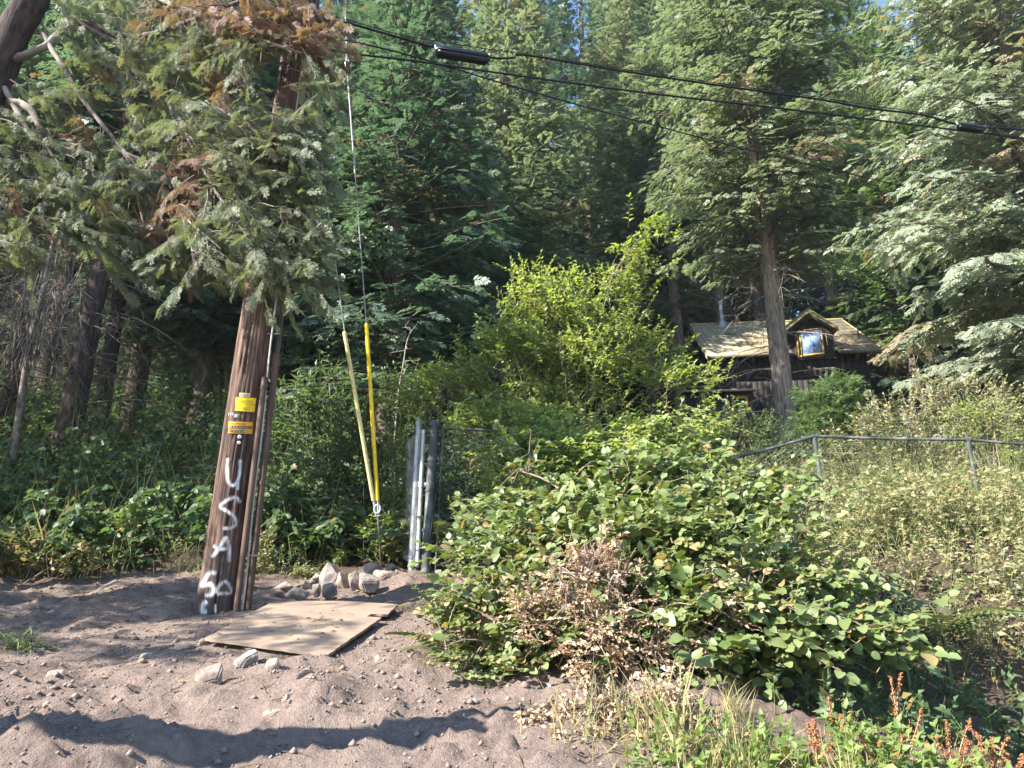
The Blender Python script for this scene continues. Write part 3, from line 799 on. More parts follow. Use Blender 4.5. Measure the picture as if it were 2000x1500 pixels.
# ------------------------------------------------------------------ guy wires and anchor
def build_guys():
    GB = at(737, 990, 7.7)
    top1 = PA + PD * 10.4; top2 = PA + PD * 6.3
    g = Geo(); base = on_ground(744, 1108)
    bdir = nrm(GB - base); tube(g, [base - bdir * .4, GB - bdir * .05], .009, 8)
    th = np.linspace(0, 2 * pi, 17); 
    tube(g, np.array([[.032 * cos(a), 0, .045 * sin(a)] for a in th]) + GB + [0, 0, -.02], .008, 6)
    r = g.build('anchor_rod', M['steel'], None, base, smooth=True)
    tag(r, 'thin steel anchor rod with an eye rising out of the rocks', 'anchor rod')
    for nm, p0, p1, pe, top, gm, lab, ins in (
        ('a', (738, 985), (715.5, 632), 7.6, top1, M['guard'], 'guy wire in a bright yellow plastic guard with brown strain insulator', True),
        ('b', (731, 985), (672.5, 648), 7.6, top2, M['guard_pale'], 'guy wire in a faded pale yellow guard leaning towards the pole', False)):
        a = at(p0[0], p0[1], 7.7)
        # aim the straight wire through the photographed guard top
        best = min((abs_ for abs_ in ((np.linalg.norm(np.cross(nrm(top - a), at(p1[0], p1[1], Y) - a)), Y) for Y in np.arange(6.6, 8.0, .01))), key=lambda t: t[0])
        c = at(p1[0], p1[1], best[1])
        d = nrm(c - a); ln = np.linalg.norm(c - a)
        root = empty('guy_wire', a, lab, 'guy wire')
        g = Geo(); tube(g, [a - d * .12, a + d * .05], .012, 8, cap=True); tube(g, [a - d * .1 + [.012, 0, 0], a + d * .06 + [.012, 0, 0]], .005, 6, cap=True)
        g.build('clamp', M['steel'], root, a)
        g = Geo(); tube(g, [a + d * .04, c - d * .02, c, c], [.021, .021, .018, .003], 14); g.build('guard', gm, root, a, smooth=False)
        n_ = 30
        if ins:
            q = at(678, 132, 6.98); 
            Ys = min(((np.linalg.norm(np.cross(nrm(top - c), at(678, 132, Y) - c)), Y) for Y in np.arange(6.2, 7.8, .01)), key=lambda t: t[0])[1]; q = at(678, 132, Ys)
            g = Geo(); tube(g, [c - d * .1, q], .006, 8); tube(g, [c + (q - c) * .55, q], .011, 6)
            d2 = nrm(top - q); tube(g, [q, top], .006, 8)
            tube(g, [q + d2 * .05 + [.025, 0, 0], q + d2 * .2], .005, 6); tube(g, [q + d2 * .05 - [.025, 0, 0], q + d2 * .2], .005, 6)
            g.build('wire', M['wire'], root, a)
            g = Geo(); tube(g, [q - d * .08, q - d * .075, q - d * .06, q + d * .05, q + d * .065, q + d * .07], [.01, .03, .034, .034, .03, .01], 14)
            g.build('strain_insulator', M['insul'], root, a, smooth=True)
        else:
            g = Geo(); tube(g, [c - d * .1, top], .007, 8); g.build('wire', M['wire'], root, a)
build_guys()

# ------------------------------------------------------------------ overhead cables with splice cases
def build_cables():
    def P(l): return [at(*q) for q in l]
    def cable(pts, r, label, n=120, extra=None, mat='cable'):
        c = spline(pts, n); g = Geo(); tube(g, c, r, 8, cap=True)
        if extra: extra(g, c)
        o = g.build('overhead_cable', M[mat], None, c[0], smooth=True); return tag(o, label, 'cable', 'overhead cables'), c
    A = [(575, 25, 6.5), (660, 40, 6.65), (775, 72, 6.85), (852, 93, 7.0), (955, 112, 7.2), (1000, 113, 7.25), (1030, 108, 7.3), (1200, 136, 7.55), (1400, 166, 7.85), (1600, 194, 8.1), (1700, 212, 8.25), (1800, 224, 8.4), (1868, 243, 8.47), (1925, 249, 8.55), (2000, 254, 8.65), (2400, 300, 9.3)]
    cable(P(A), .0135, 'thick black overhead cable that runs through both splice cases')
    def ties(g, c): pass
    Bm = [(575, 20, 6.5), (660, 34, 6.65), (775, 66, 6.85), (852, 80, 7.0), (960, 97, 7.2), (1030, 106, 7.3), (1200, 132, 7.55), (1400, 162, 7.85), (1600, 190, 8.1), (1700, 206, 8.25), (1862, 229, 8.47), (1925, 239, 8.55), (2000, 252, 8.65), (2400, 298, 9.3)]
    cable(P(Bm), .005, 'thin support wire lashed above the thick black cable')
    B = [(560, 78, 6.5), (670, 102, 6.6), (800, 118, 6.8), (1000, 146, 7.15), (1250, 180, 7.55), (1500, 209, 7.95), (1700, 233, 8.25), (1900, 258, 8.55), (2000, 270, 8.7), (2400, 320, 9.3)]
    cable(P(B), .0115, 'long black overhead cable sagging just below the splice cases')
    C = [(575, 55, 6.5), (655, 74, 6.8), (800, 108, 7.6), (1000, 168, 9.0), (1200, 224, 10.4), (1500, 302, 12.6), (1800, 372, 15), (2000, 418, 16.6), (2300, 480, 19)]
    cable(P(C), .011, 'lowest thin service cable slanting away towards the pale spruce')
    def splice(a, b, Y0, Y1, rad, label, detail):
        p, q = at(*a, Y0), at(*b, Y1); d = nrm(q - p); ln = np.linalg.norm(q - p)
        up = np.array([0, 0, 1.]); x = nrm(np.cross(d, up)); z = np.cross(x, d)
        root = empty('splice_case', p, label, 'splice case', 'splice cases on the overhead cable')
        g = Geo()
        prof = [(-.0, .45), (.02, .8), (.1, 1.0), (.5, 1.03), (.9, 1.0), (.97, .8), (1.0, .45)]
        n = 20; th = np.arange(n) * 2 * pi / n; rings = []
        for t, s in prof:
            rings.append(p + d * ln * t + (np.cos(th)[:, None] * x * .9 + (np.sin(th)[:, None] * z)) * rad * s)
        V = np.array(rings); m = len(prof); i = np.arange(m - 1)[:, None] * n; j = np.arange(n)[None]
        g.add(V.reshape(-1, 3), np.stack([i + j, i + (j + 1) % n, i + n + (j + 1) % n, i + n + j], -1).reshape(-1, 4))
        g.add(V[0], [list(range(n))]); g.add(V[-1], [list(range(n))])
        g.build('shell', M['splice'], root, p, smooth=False)
        g = Geo(); R = np.stack([d, x, z], 1)
        box(g, (.02 * ln, -rad * 1.18, -rad * .42), (.98 * ln, rad * 1.18, -rad * .3), R=R, o=p)
        box(g, (.03 * ln, -rad * .95, -rad * 1.12), (.93 * ln, rad * .95, -rad * .42), R=R, o=p)
        g.build('flange', M['splice'], root, p)
        for t in detail:
            g = Geo(); tube(g, [p + d * ln * t - x * rad * 1.2 * 1 + z * -rad * .36, p + d * ln * t - x * rad * 1.32 + z * -rad * .36], .008, 8, cap=True); g.build('bolt', M['steel'], root, p)
        for t in (0.0, 1.0):
            g = Geo(); c = p + d * ln * t; tube(g, [c + z * rad * .2, c + z * rad * 1.1], .008, 6, cap=True); g.build('hanger', M['steel'], root, p)
    splice((851, 97), (957, 114), 6.98, 7.2, .058, 'large black plastic splice case hanging on the thick cable near the pole', (.3, .34, .48))
    splice((1870, 244), (1925, 252), 8.46, 8.56, .042, 'small dark splice case with bright clamps far out on the cable', (.08, .3, .6, .9))
    for x, y0, y1, Y, r, lab in ((1007, 103, 114, 7.25, .009, 'short black spacer clip just beyond the large splice case'), (772, 64, 80, 6.85, .012, 'stubby black spacer clip on the thick cable between pole and large splice case')):
        g = Geo(); a = at(x, y0, Y); tube(g, [a, at(x, y1, Y)], r, 6, cap=True); tag(g.build('cable_spacer', M['cable'], None, a), lab, 'cable spacer')
build_cables()

# ------------------------------------------------------------------ chain-link fence and gate
def chainlink(g, bot, top, H, cell=.068, r=.0027):
    bot, top = np.asarray(bot, float), np.asarray(top, float)
    sl = np.concatenate([[0], np.cumsum(np.linalg.norm(np.diff(top, axis=0), axis=1))]); Ltot = sl[-1]
    def mp(s, h):
        s = np.clip(s, 0, Ltot)
        B = np.stack([np.interp(s, sl, bot[:, k]) for k in range(3)], -1); T = np.stack([np.interp(s, sl, top[:, k]) for k in range(3)], -1)
        return B + (T - B) * (h / H)[..., None]
    nh = int(H / (cell / 2))
    for k in range(int(Ltot / cell)):
        h = np.arange(nh + 1) * cell / 2; s = k * cell + np.where((np.arange(nh + 1) + k) % 2, cell * 1.03, -.03 * cell)
        P = mp(s, h); P[:, 1] += np.where((np.arange(nh + 1) + k) % 2, .003, -.003)
        tube(g, P, r, 3)
def pipe(g, a, b, r, n=2, seg=12, c=.5):
    tube(g, np.array(a) + (np.array(b) - np.array(a)) * np.linspace(0, 1, n)[:, None], r, seg, c, cap=True)
def domed(g, p, r):
    p = np.asarray(p, float); tube(g, [p, p + [0, 0, .03], p + [0, 0, .05], p + [0, 0, .07], p + [0, 0, .078]], np.array([1.15, 1.15, 1.0, .6, .05]) * r, 14)
def build_fence():
    gp = at(829, 1132, 8.0); gt = at(848.5, 832, 8.0)
    z0 = float(gz(gp[0], gp[1]))
    root = empty('chain_link_fence', (gp[0], gp[1], z0), 'weathered grey chain-link fence of square diamonds running behind the big green shrub', 'fence')
    O = np.array([gp[0], gp[1], z0])
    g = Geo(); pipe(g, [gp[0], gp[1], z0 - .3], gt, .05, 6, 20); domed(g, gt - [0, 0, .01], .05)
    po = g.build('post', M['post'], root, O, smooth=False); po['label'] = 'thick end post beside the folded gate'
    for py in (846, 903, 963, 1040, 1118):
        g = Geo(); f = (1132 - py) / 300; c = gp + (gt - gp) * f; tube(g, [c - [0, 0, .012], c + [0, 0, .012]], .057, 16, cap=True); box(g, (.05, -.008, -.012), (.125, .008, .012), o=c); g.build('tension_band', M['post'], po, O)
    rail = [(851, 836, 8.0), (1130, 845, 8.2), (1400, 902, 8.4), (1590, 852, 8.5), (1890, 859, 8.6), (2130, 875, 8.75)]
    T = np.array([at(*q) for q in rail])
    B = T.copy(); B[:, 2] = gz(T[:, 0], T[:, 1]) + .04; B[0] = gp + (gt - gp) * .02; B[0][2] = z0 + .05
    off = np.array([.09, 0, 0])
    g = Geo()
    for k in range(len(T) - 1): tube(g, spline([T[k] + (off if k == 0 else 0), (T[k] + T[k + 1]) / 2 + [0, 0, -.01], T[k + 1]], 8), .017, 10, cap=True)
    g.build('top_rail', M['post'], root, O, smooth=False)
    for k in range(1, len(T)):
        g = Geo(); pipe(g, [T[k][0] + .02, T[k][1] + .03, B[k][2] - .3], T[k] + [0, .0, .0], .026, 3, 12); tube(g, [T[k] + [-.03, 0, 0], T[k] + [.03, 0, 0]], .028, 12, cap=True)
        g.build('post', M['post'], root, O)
    g = Geo(); pipe(g, gp + [.11, 0, .05], gt + [.1, 0, -.03], .009, 4, 8); g.build('tension_bar', M['post'], root, O)
    g = Geo(); chainlink(g, B + [0.1, 0, 0], T + [0.1, 0, -.02], 1.55) if False else chainlink(g, B[:4] + [0.1, 0, 0], T[:4] + [0.1, 0, -.02], 1.55); g.build('chain_link_mesh', M['link'], root, O)
    # black strap hanging at the end post
    g = Geo(); tube(g, spline([at(851, 945, 7.95), at(853, 965, 7.93), at(850, 985, 7.94), at(846, 1010, 7.95), at(841, 1045, 7.95)], 24), [.006] * 6 + [.014] * 4 + [.009] * 14, 8, cap=True)
    tag(g.build('strap', M['cable'], None, at(851, 945, 7.95)), 'black rubber strap tied on the end post of the fence', 'strap')
    # gate folded back, seen nearly edge on
    hb = at(801, 1120, 8.35); ht = at(818.5, 828, 8.35); zz = float(gz(hb[0], hb[1])); O = np.array([hb[0], hb[1], zz])
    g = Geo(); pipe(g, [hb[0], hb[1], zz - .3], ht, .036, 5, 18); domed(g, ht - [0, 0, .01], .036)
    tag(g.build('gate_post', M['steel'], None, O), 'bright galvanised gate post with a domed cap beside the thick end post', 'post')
    a0, a1 = at(815, 1112, 8.12), at(827.5, 842, 8.12)
    dd = nrm(np.array([-.30, 1.0, 0])); W = 1.0
    a0[2] = max(a0[2], float(gz(a0[0], a0[1])) + .06)
    root = empty('gate', a0, 'folded chain-link gate leaf of bright galvanised pipe seen edge on', 'gate')
    g = Geo(); c0, c1 = a0 + dd * W, a1 + dd * W
    c0 = c0 + [0, 0, .18]; c1 = c1 + [0, 0, .12]
    pipe(g, a0, a1, .023, 4, 14); pipe(g, c0, c1, .023, 4, 14); pipe(g, a1, c1, .021, 3, 12); pipe(g, a0, c0, .021, 3, 12)
    fr = g.build('gate_frame', M['steel'], root, a0)
    g = Geo(); tube(g, [a0 + (a1 - a0) * .57, a0 + (a1 - a0) * .61], .032, 12, cap=True); c = a0 + (a1 - a0) * .59; box(g, (.02, -.015, -.03), (.075, .015, .02), o=c)
    g.build('latch', M['steel'], fr, a0)
    g = Geo(); chainlink(g, [a0 + [-.02, 0, 0], c0 + [-.02, 0, 0]], [a1 + [-.02, 0, 0], c1 + [-.02, 0, 0]], 1.5, .055, .0024)
    chainlink(g, [a0 + [-.05, .1, 0], c0 + [-.05, 0, 0]], [a1 + [-.05, .1, .0], c1 + [-.05, 0, 0]], 1.5, .055, .0024); g.build('chain_link_mesh', M['steel'], root, a0)
build_fence()

# ------------------------------------------------------------------ rocks
import bmesh
def rock_mesh(sx, sy, sz, seed, n=15):
    rng = np.random.default_rng(seed); bm = bmesh.new()
    p = nrm(rng.normal(size=(n, 3))) * rng.uniform(.82, 1.1, (n, 1)); p = p / np.abs(p).max(0) * [sx, sy, sz]
    for q in p: bm.verts.new(q)
    r = bmesh.ops.convex_hull(bm, input=bm.verts)
    bmesh.ops.delete(bm, geom=[v for v in bm.verts if not v.link_faces], context='VERTS')
    bmesh.ops.dissolve_limit(bm, angle_limit=.25, verts=bm.verts, edges=bm.edges)
    bmesh.ops.bevel(bm, geom=list(bm.edges), offset=min(sx, sy, sz) * .12, segments=2, affect='EDGES', clamp_overlap=True)
    bmesh.ops.triangulate(bm, faces=bm.faces)
    for _ in range(2):
        bmesh.ops.subdivide_edges(bm, edges=bm.edges, cuts=1, use_grid_fill=True)
    k = 2.6 / max(sx, sz)
    for v in bm.verts:
        c = v.co; d = fbm(np.array([c.x * k + c.z * 1.3 * k]), np.array([c.y * k - c.z * k]), seed, 4)[0]
        v.co = c * (1 + .08 * d)
    me = bpy.data.meshes.new('rock'); bm.to_mesh(me); bm.free(); return me
ROCKS = [ # x0, x1, top, bottom in pixels, extra depth, material, label
    (621, 661, 1104, 1153, .0, 'rock_grey', 'tallest pointed grey rock standing in the rock pile'),
    (626, 657, 1140, 1166, -.25, 'rock_grey', 'rounded grey rock lying against the foot of the tall pointed rock'),
    (607, 626, 1142, 1162, -.2, 'rock', 'small brown rock between the tall pointed rock and the flat grey block'),
    (526, 569, 1137, 1159, .1, 'rock', 'long reddish rock at the end of the pile nearest the pole'),
    (559, 603, 1148, 1171, -.2, 'rock_grey', 'low flat grey block lying on the dirt in front of the pile'),
    (586, 615, 1136, 1158, .05, 'rock', 'brownish rock leaning behind the flat grey block'),
    (604, 626, 1122, 1144, .3, 'rock', 'tan rock wedged behind the tall pointed rock on the pole side'),
    (657, 680, 1116, 1152, .05, 'rock', 'narrow tan rock wedged between the tall pointed rock and the pale slab'),
    (674, 708, 1119, 1156, -.0, 'rock', 'pale cream slab standing upright in the middle of the pile'),
    (697, 738, 1121, 1153, -.12, 'rock_grey', 'broad pinkish grey rock leaning on the pale slab'),
    (709, 749, 1101, 1128, .4, 'rock', 'rounded tan rock with a chipped orange face, at the anchor rod'),
    (727, 765, 1115, 1141, .15, 'rock', 'wedge shaped tan rock tilted below the anchor rod'),
    (747, 774, 1103, 1126, .45, 'rock_grey', 'pale grey angular rock just behind the anchor rod'),
    (770, 786, 1113, 1126, .4, 'rock_grey', 'small flat grey rock at the gate end of the pile'),
    (533, 553, 1152, 1164, -.1, 'rock', 'thin pale flake of stone lying in front of the long reddish rock'),
    (384, 439, 1282, 1334, 0, 'rock', 'big tan boulder half buried in the dirt slope below the plywood'),
    (455, 506, 1261, 1306, 0, 'rock_grey', 'rounded mottled grey boulder just below the plywood edge'),
    (516, 545, 1283, 1314, 0, 'rock', 'small upright cream stone with a sharp shadow below the plywood'),
    (343, 381, 1250, 1271, 0, 'rock', 'flat tan stone beside the tip of the plywood'),
    (384, 411, 1245, 1263, 0, 'rock', 'small dark tan stone touching the tip of the plywood'),
    (574, 612, 1299, 1326, 0, 'rock', 'low buff stone sunk in the dirt slope under the front corner of the plywood'),
    (547, 569, 1354, 1374, 0, 'rock', 'small brown stone on the loose slope above the shadow band'),
    (513, 552, 1380, 1408, 0, 'rock', 'smooth brown stone buried at the edge of the shadow band'),
    (782, 797, 1230, 1244, 0, 'rock_grey', 'small bright white stone on the rubble beside the plywood'),
    (728, 750, 1277, 1294, 0, 'rock', 'buff angular stone on the rubble slope near the front corner of the plywood'),
    (846, 866, 1110, 1132, .2, 'rock_grey', 'dark grey stone in shade right behind the thick end post'),
    (866, 886, 1112, 1131, .25, 'rock', 'brown stone in shade under the chain-link mesh'),
    (888, 906, 1114, 1130, .25, 'rock_grey', 'last small stone of the shaded row under the chain-link mesh'),
    (92, 126, 1306, 1325, 0, 'rock', 'small clod of stone lying alone on the open dirt'),
    (272, 300, 1272, 1290, 0, 'rock', 'flat brown stone on the sunlit dirt well away from the plywood'),
]
for k, (x0, x1, t, b_, dy, mt, lab) in enumerate(ROCKS):
    p = on_ground((x0 + x1) / 2, b_); Y = p[1] + max(dy, -.2) + .05
    wd = pxm(x1 - x0, Y, b_) / 2; ht = pxm(b_ - t, Y, b_)
    p = at((x0 + x1) / 2, b_, Y); zg = float(gz(p[0], p[1])); zc = min(p[2], zg + .3 * ht) if dy >= 0 else p[2]
    me = rock_mesh(wd * 1.12, wd * .85, ht * .68, 140 + k, 14 + k % 5)
    o = bpy.data.objects.new('rock', me); COL.objects.link(o); me.materials.append(M[mt])
    o.location = (p[0], p[1], zc + ht * (.46 if k < 15 else .26)); o.rotation_euler = (0, 0, k * 1.7 % .6)
    tag(o, lab, 'rock', 'rocks lying on the dirt' if k > 14 else 'rocks of the pile at the guy anchor')

def build_gravel():
    rng = np.random.default_rng(6); g = Geo()
    n = 30000
    x = rng.uniform(-5, 1.2, n); y = 2.6 + rng.uniform(0, 1, n) ** 1.2 * 6.6
    dens = .25 + .75 * sstep(-.1, .25, fbm(x * 1.3, y * 1.3, 61, 3)) + .9 * sstep(.9, 0, np.hypot((x + .6) / 1.1, (y - 5.0) / 1.4))
    kk = rng.uniform(0, 1, n) < dens * .8; x, y = x[kk], y[kk]; n = len(x)
    s = np.minimum(.0022 + rng.exponential(.0032, n), .03)
    n2 = 5200; x2 = rng.uniform(-5, 1.0, n2); y2 = 2.7 + rng.uniform(0, 1, n2) ** 1.6 * 3.4
    kk = rng.uniform(0, 1, n2) < .15 + sstep(-.05, .3, fbm(x2 * 1.7, y2 * 1.7, 63, 3)) * .9; x2, y2 = x2[kk], y2[kk]
    x = np.concatenate([x, x2]); y = np.concatenate([y, y2]); s = np.concatenate([s, np.minimum(.004 + rng.exponential(.0065, len(x2)), .04)]); n = len(x)
    b = nrm(np.array([[1, 0, 0], [-1, 0, 0], [0, 1, 0], [0, -1, 0], [0, 0, 1], [0, 0, -1], [1, 1, 1], [-1, 1, 1], [1, -1, 1], [-1, -1, 1]], float))
    T = np.array([b[0], b[1], b[2], b[3], b[4], b[5]]); F = np.array([[0, 2, 4], [2, 1, 4], [1, 3, 4], [3, 0, 4], [2, 0, 5], [1, 2, 5], [3, 1, 5], [0, 3, 5]])
    V = T[None] * rng.uniform(.6, 1.25, (n, 6, 3)) * [1, 1, .75]
    a = rng.uniform(0, 2 * pi, n); ca, sa = np.cos(a)[:, None], np.sin(a)[:, None]
    V = np.stack([V[..., 0] * ca - V[..., 1] * sa, V[..., 0] * sa + V[..., 1] * ca, V[..., 2]], -1) * s[:, None, None]
    V += np.stack([x, y, gz(x, y) + s * .25], -1)[:, None]
    g.add(V.reshape(-1, 3), (F[None] + (np.arange(n) * 6)[:, None, None]).reshape(-1, 3))
    tag(g.build('gravel', M['pebble']), 'loose gravel and clods scattered over the bare dirt', 'gravel', kind='stuff')
    g = Geo(); n = 1900; x = rng.uniform(-6, .8, n); y = 4 + rng.uniform(0, 1, n) ** .6 * 5.2
    P = np.stack([x, y, gz(x, y) + .012], -1)
    put(g, T_mid(.5, .12, .2), P, rng.normal(size=(n, 3)) * [1, 1, .15], np.array([0, 0, 1]) + rng.normal(size=(n, 3)) * .35, rng.uniform(.025, .06, n), np.stack([rng.uniform(0, 1, n), rng.uniform(0, .5, n)], 1))
    n = 900; x = rng.uniform(-5.5, .9, n); y = 3 + rng.uniform(0, 1, n) ** .8 * 6
    for a, b_ in zip(x, y):
        t_ = rng.uniform(0, 2 * pi); l = rng.uniform(.03, .16) * (1 if rng.uniform() < .9 else 2.2); q = np.array([[a, b_], [a + cos(t_) * l * .5 + rng.normal(0, .006), b_ + sin(t_) * l * .5], [a + cos(t_) * l, b_ + sin(t_) * l]])
        tube(g, np.column_stack([q, gz(q[:, 0], q[:, 1]) + .006]), [.0025, .0022, .001], 3, rng.uniform(0, .5))
    tag(g.build('leaf_litter', M['litter']), 'dry fallen leaves scattered over the dirt', 'leaf litter', kind='stuff')
build_gravel()

# ------------------------------------------------------------------ plywood sheet
def build_plywood():
    def gb(px, py):
        for Y in np.arange(4.0, 9, .005):
            p = at(px, py, Y)
            if p[2] <= gbase(p[0], p[1]) + .06: return p
    a, b, c = gb(640, 1279), gb(400, 1247), gb(600, 1174)
    n = nrm(np.cross(b - a, c - a)); n = n if n[2] > 0 else -n
    def pt(px, py): d = at(px, py, 1.0); return d * ((a @ n) / (d @ n))
    out = [(640, 1279), (745, 1206), (716, 1204), (725, 1199), (757, 1200), (778, 1180), (670, 1173.5), (536, 1173), (484, 1201), (400, 1246)]
    P0 = np.array([pt(*q) for q in out]); rg = np.random.default_rng(4); P = []
    for i_ in range(len(P0)):
        e0, e1 = P0[i_], P0[(i_ + 1) % len(P0)]; m_ = max(1, int(np.linalg.norm(e1 - e0) / .05)); sd = nrm(np.cross(e1 - e0, n))
        for f_ in range(m_): P.append(e0 + (e1 - e0) * f_ / m_ + (sd * rg.normal(0, .0025) - sd * np.sign((P0.mean(0) - e0) @ -sd) * (.012 if rg.uniform() < .05 else 0) if f_ else 0))
    P = np.array(P); k = len(P); mid = P0.mean(0)
    m, N, L, bs = new_mat('plywood')
    tc = N.new('ShaderNodeTexCoord')
    mp = N.new('ShaderNodeMapping'); mp.inputs['Scale'].default_value = (3, 40, 10); mp.inputs['Rotation'].default_value = (0, 0, .45); L.new(tc.outputs['Object'], mp.inputs[0])
    q = N.new('ShaderNodeTexNoise'); q.inputs['Scale'].default_value = 1; q.inputs['Detail'].default_value = 6; q.inputs['Distortion'].default_value = .6; L.new(mp.outputs[0], q.inputs[0])
    r = N.new('ShaderNodeValToRGB'); r.color_ramp.elements[0].position = .3; r.color_ramp.elements[0].color = (.225, .155, .108, 1); r.color_ramp.elements[1].position = .7; r.color_ramp.elements[1].color = (.33, .245, .18, 1); L.new(q.outputs[0], r.inputs[0])
    q2 = N.new('ShaderNodeTexNoise'); q2.inputs['Scale'].default_value = 4; q2.inputs['Detail'].default_value = 6; L.new(tc.outputs['Object'], q2.inputs[0])
    r2 = N.new('ShaderNodeValToRGB'); r2.color_ramp.elements[0].position = .42; r2.color_ramp.elements[1].position = .68; L.new(q2.outputs[0], r2.inputs[0])
    mx = N.new('ShaderNodeMix'); mx.data_type = 'RGBA'; mx.inputs[7].default_value = (.19, .145, .115, 1); L.new(r2.outputs[0], mx.inputs[0]); L.new(r.outputs[0], mx.inputs[6]); L.new(mx.outputs[2], bs.inputs['Base Color'])
    setp(bs, Roughness=.8)
    g = Geo(); Q = P - n * .018
    g.add(P, [list(range(k))]); g.add(Q, [list(range(k))[::-1]]); g.add(np.vstack([P, Q]), [[i, (i + 1) % k, k + (i + 1) % k, k + i] for i in range(k)])
    gl = Geo(); nl = 170; w3 = rg.dirichlet(np.ones(5), nl); Q5 = P0[[0, 1, 6, 8, 9]]; pp = w3 @ Q5 + (rg.uniform(-.35, .35, (nl, 1))) * (w3 @ Q5 - mid)
    put(gl, T_mid(.6, .15, .2), pp + n * .004, rg.normal(size=(nl, 3)) * [1, 1, .1], n + rg.normal(size=(nl, 3)) * .3, np.where(rg.uniform(0, 1, nl) < .2, .04, .012) * rg.uniform(.5, 1.3, nl), np.stack([rg.uniform(0, .8, nl), rg.uniform(0, .3, nl)], 1))
    tag(gl.build('dirt_crumbs', M['litter']), 'crumbs of dirt and bits of leaf lying on the plywood', 'litter', kind='stuff')
    tag(g.build('plywood_sheet', m, None, P.mean(0)), 'sheet of tan plywood with a notched edge lying on the dirt beside the pole', 'plywood sheet')
build_plywood()

# ------------------------------------------------------------------ conifers
SPRAYS = [T_spray(5, .16, 52, .42, .1, k) for k in range(3)]
SPRAYS_FINE = [T_spray(8, .058, 40, .42, .2, 10 + k, 3, .03) for k in range(3)]
SPRAYS_LONG = [T_spray(8, .075, 44, .36, .28, 20 + k) for k in range(3)]
def conifer(seed, H, cb, L, nb, spl=.34, tr=.24, up=.1, droop=.06, hang=.3, sec=.5, sec_step=.24, sp_step=.17, dead=26, sprays=None, prof=.8, dry=.04, gap=.0, dead_len=1.5, lean=(0, 0), keep=None):
    rng = np.random.default_rng(seed); T, B, Cn = Geo(), Geo(), Geo()
    sprays = sprays or SPRAYS
    zs = np.concatenate([[-1.0, 0, .12, .3, .7, 1.5], np.linspace(2.5, H, 16)])
    r = tr * np.maximum(1 - np.maximum(zs, 0) / H, 0) ** .75 + .015; r[:5] *= [1.7, 1.5, 1.28, 1.14, 1.05]
    ax = np.stack([lean[0] * zs + .02 * np.sin(zs * .7 + seed), lean[1] * zs + .02 * np.cos(zs * .9 + seed), zs], -1)
    zz = np.linspace(-1, H, 90); axf = np.stack([np.interp(zz, zs, ax[:, 0]), np.interp(zz, zs, ax[:, 1]), zz], -1)
    tube(T, axf, np.interp(zz, zs, r), 18, jit=.035, rng=rng)
    def axis(z): return np.array([np.interp(z, zs, ax[:, 0]), np.interp(z, zs, ax[:, 1]), z])
    P, D, U, S, C = [], [], [], [], []
    for i in range(nb):
        t = (i + rng.uniform(0, 1)) / nb; h = cb + (H - cb) * t ** .92
        if rng.uniform() < gap: continue
        az = i * 2.39996 + rng.uniform(-.5, .5)
        l = L * ((1 - t) ** prof) * min(1, .55 + t * 3.2) * rng.uniform(.65, 1.12) + .25
        e = up + .55 * t + rng.uniform(-.15, .15)
        s = np.linspace(0, 1, 7) * l
        bend = rng.uniform(-.12, .12)
        azs = az + bend * s
        pts = axis(h) + np.stack([np.cos(azs) * s * cos(e), np.sin(azs) * s * cos(e), s * sin(e) - droop * s * s * (1 - .5 * t)], -1)
        tube(B, pts, np.linspace(.011 + .011 * l, .005, 7), 4, rng.uniform(.3, .7))
        tan = nrm(np.gradient(pts, axis=0)); bc = rng.uniform(-.25, .25); isdry = rng.uniform() < dry
        ss = np.arange(.22 * l + .1, l * .98, sec_step * rng.uniform(.8, 1.2))
        for k, q in enumerate(ss):
            for sd in (-1, 1):
                if rng.uniform() < .12: continue
                qq = min(q + rng.uniform(-.08, .08), l)
                p0 = np.array([np.interp(qq, s, pts[:, c]) for c in range(3)]); tg = nrm(np.array([np.interp(qq, s, tan[:, c]) for c in range(3)]))
                a = radians(rng.uniform(42, 68)) * sd
                d = np.array([tg[0] * cos(a) - tg[1] * sin(a), tg[0] * sin(a) + tg[1] * cos(a), tg[2] * .6 + rng.uniform(-.18, .08)]); d = nrm(d)
                sl_ = sec * l * .5 * (1 - .72 * qq / l) * rng.uniform(.6, 1.2) + .12
                m_ = max(1, int(sl_ / sp_step)); f = (np.arange(m_) + .6) / m_ * sl_
                pp = p0 + d * f[:, None] + np.array([0, 0, -1]) * (hang * .5 * f ** 2)[:, None]
                for w_ in range(m_):
                    aa = radians(rng.uniform(-38, 38))
                    dd = np.array([d[0] * cos(aa) - d[1] * sin(aa), d[0] * sin(aa) + d[1] * cos(aa), d[2] - hang * rng.uniform(.3, 1.3)])
                    P.append(pp[w_]); D.append(dd); C.append((np.clip(.5 + bc + rng.normal(0, .22), 0, 1), rng.uniform(.5, 1) if (isdry or rng.uniform() < dry * .4) else rng.uniform(0, .12)))
        P.append(pts[-1] - tan[-1] * .12); D.append(tan[-1] + [0, 0, -hang * .3]); C.append((.6, 0))
        P.append(pts[-2]); D.append(tan[-2] + rng.normal(size=3) * .3); C.append((.6, 0))
    P = np.array(P); D = nrm(np.array(D)); C = np.array(C); n = len(P)
    S = spl * rng.uniform(.7, 1.25, n); U = np.array([-.38, -.3, .8]) + rng.normal(size=(n, 3)) * .36
    if keep is not None:
        k_ = keep(P); P, D, C, S, U = P[k_], D[k_], C[k_], S[k_], U[k_]; n = len(P)
    w_ = rng.integers(0, len(sprays), n)
    for q in range(len(sprays)):
        k = w_ == q; put(Cn, sprays[q], P[k], D[k], U[k], S[k], C[k])
    # dead lower branches
    Dd = Geo()
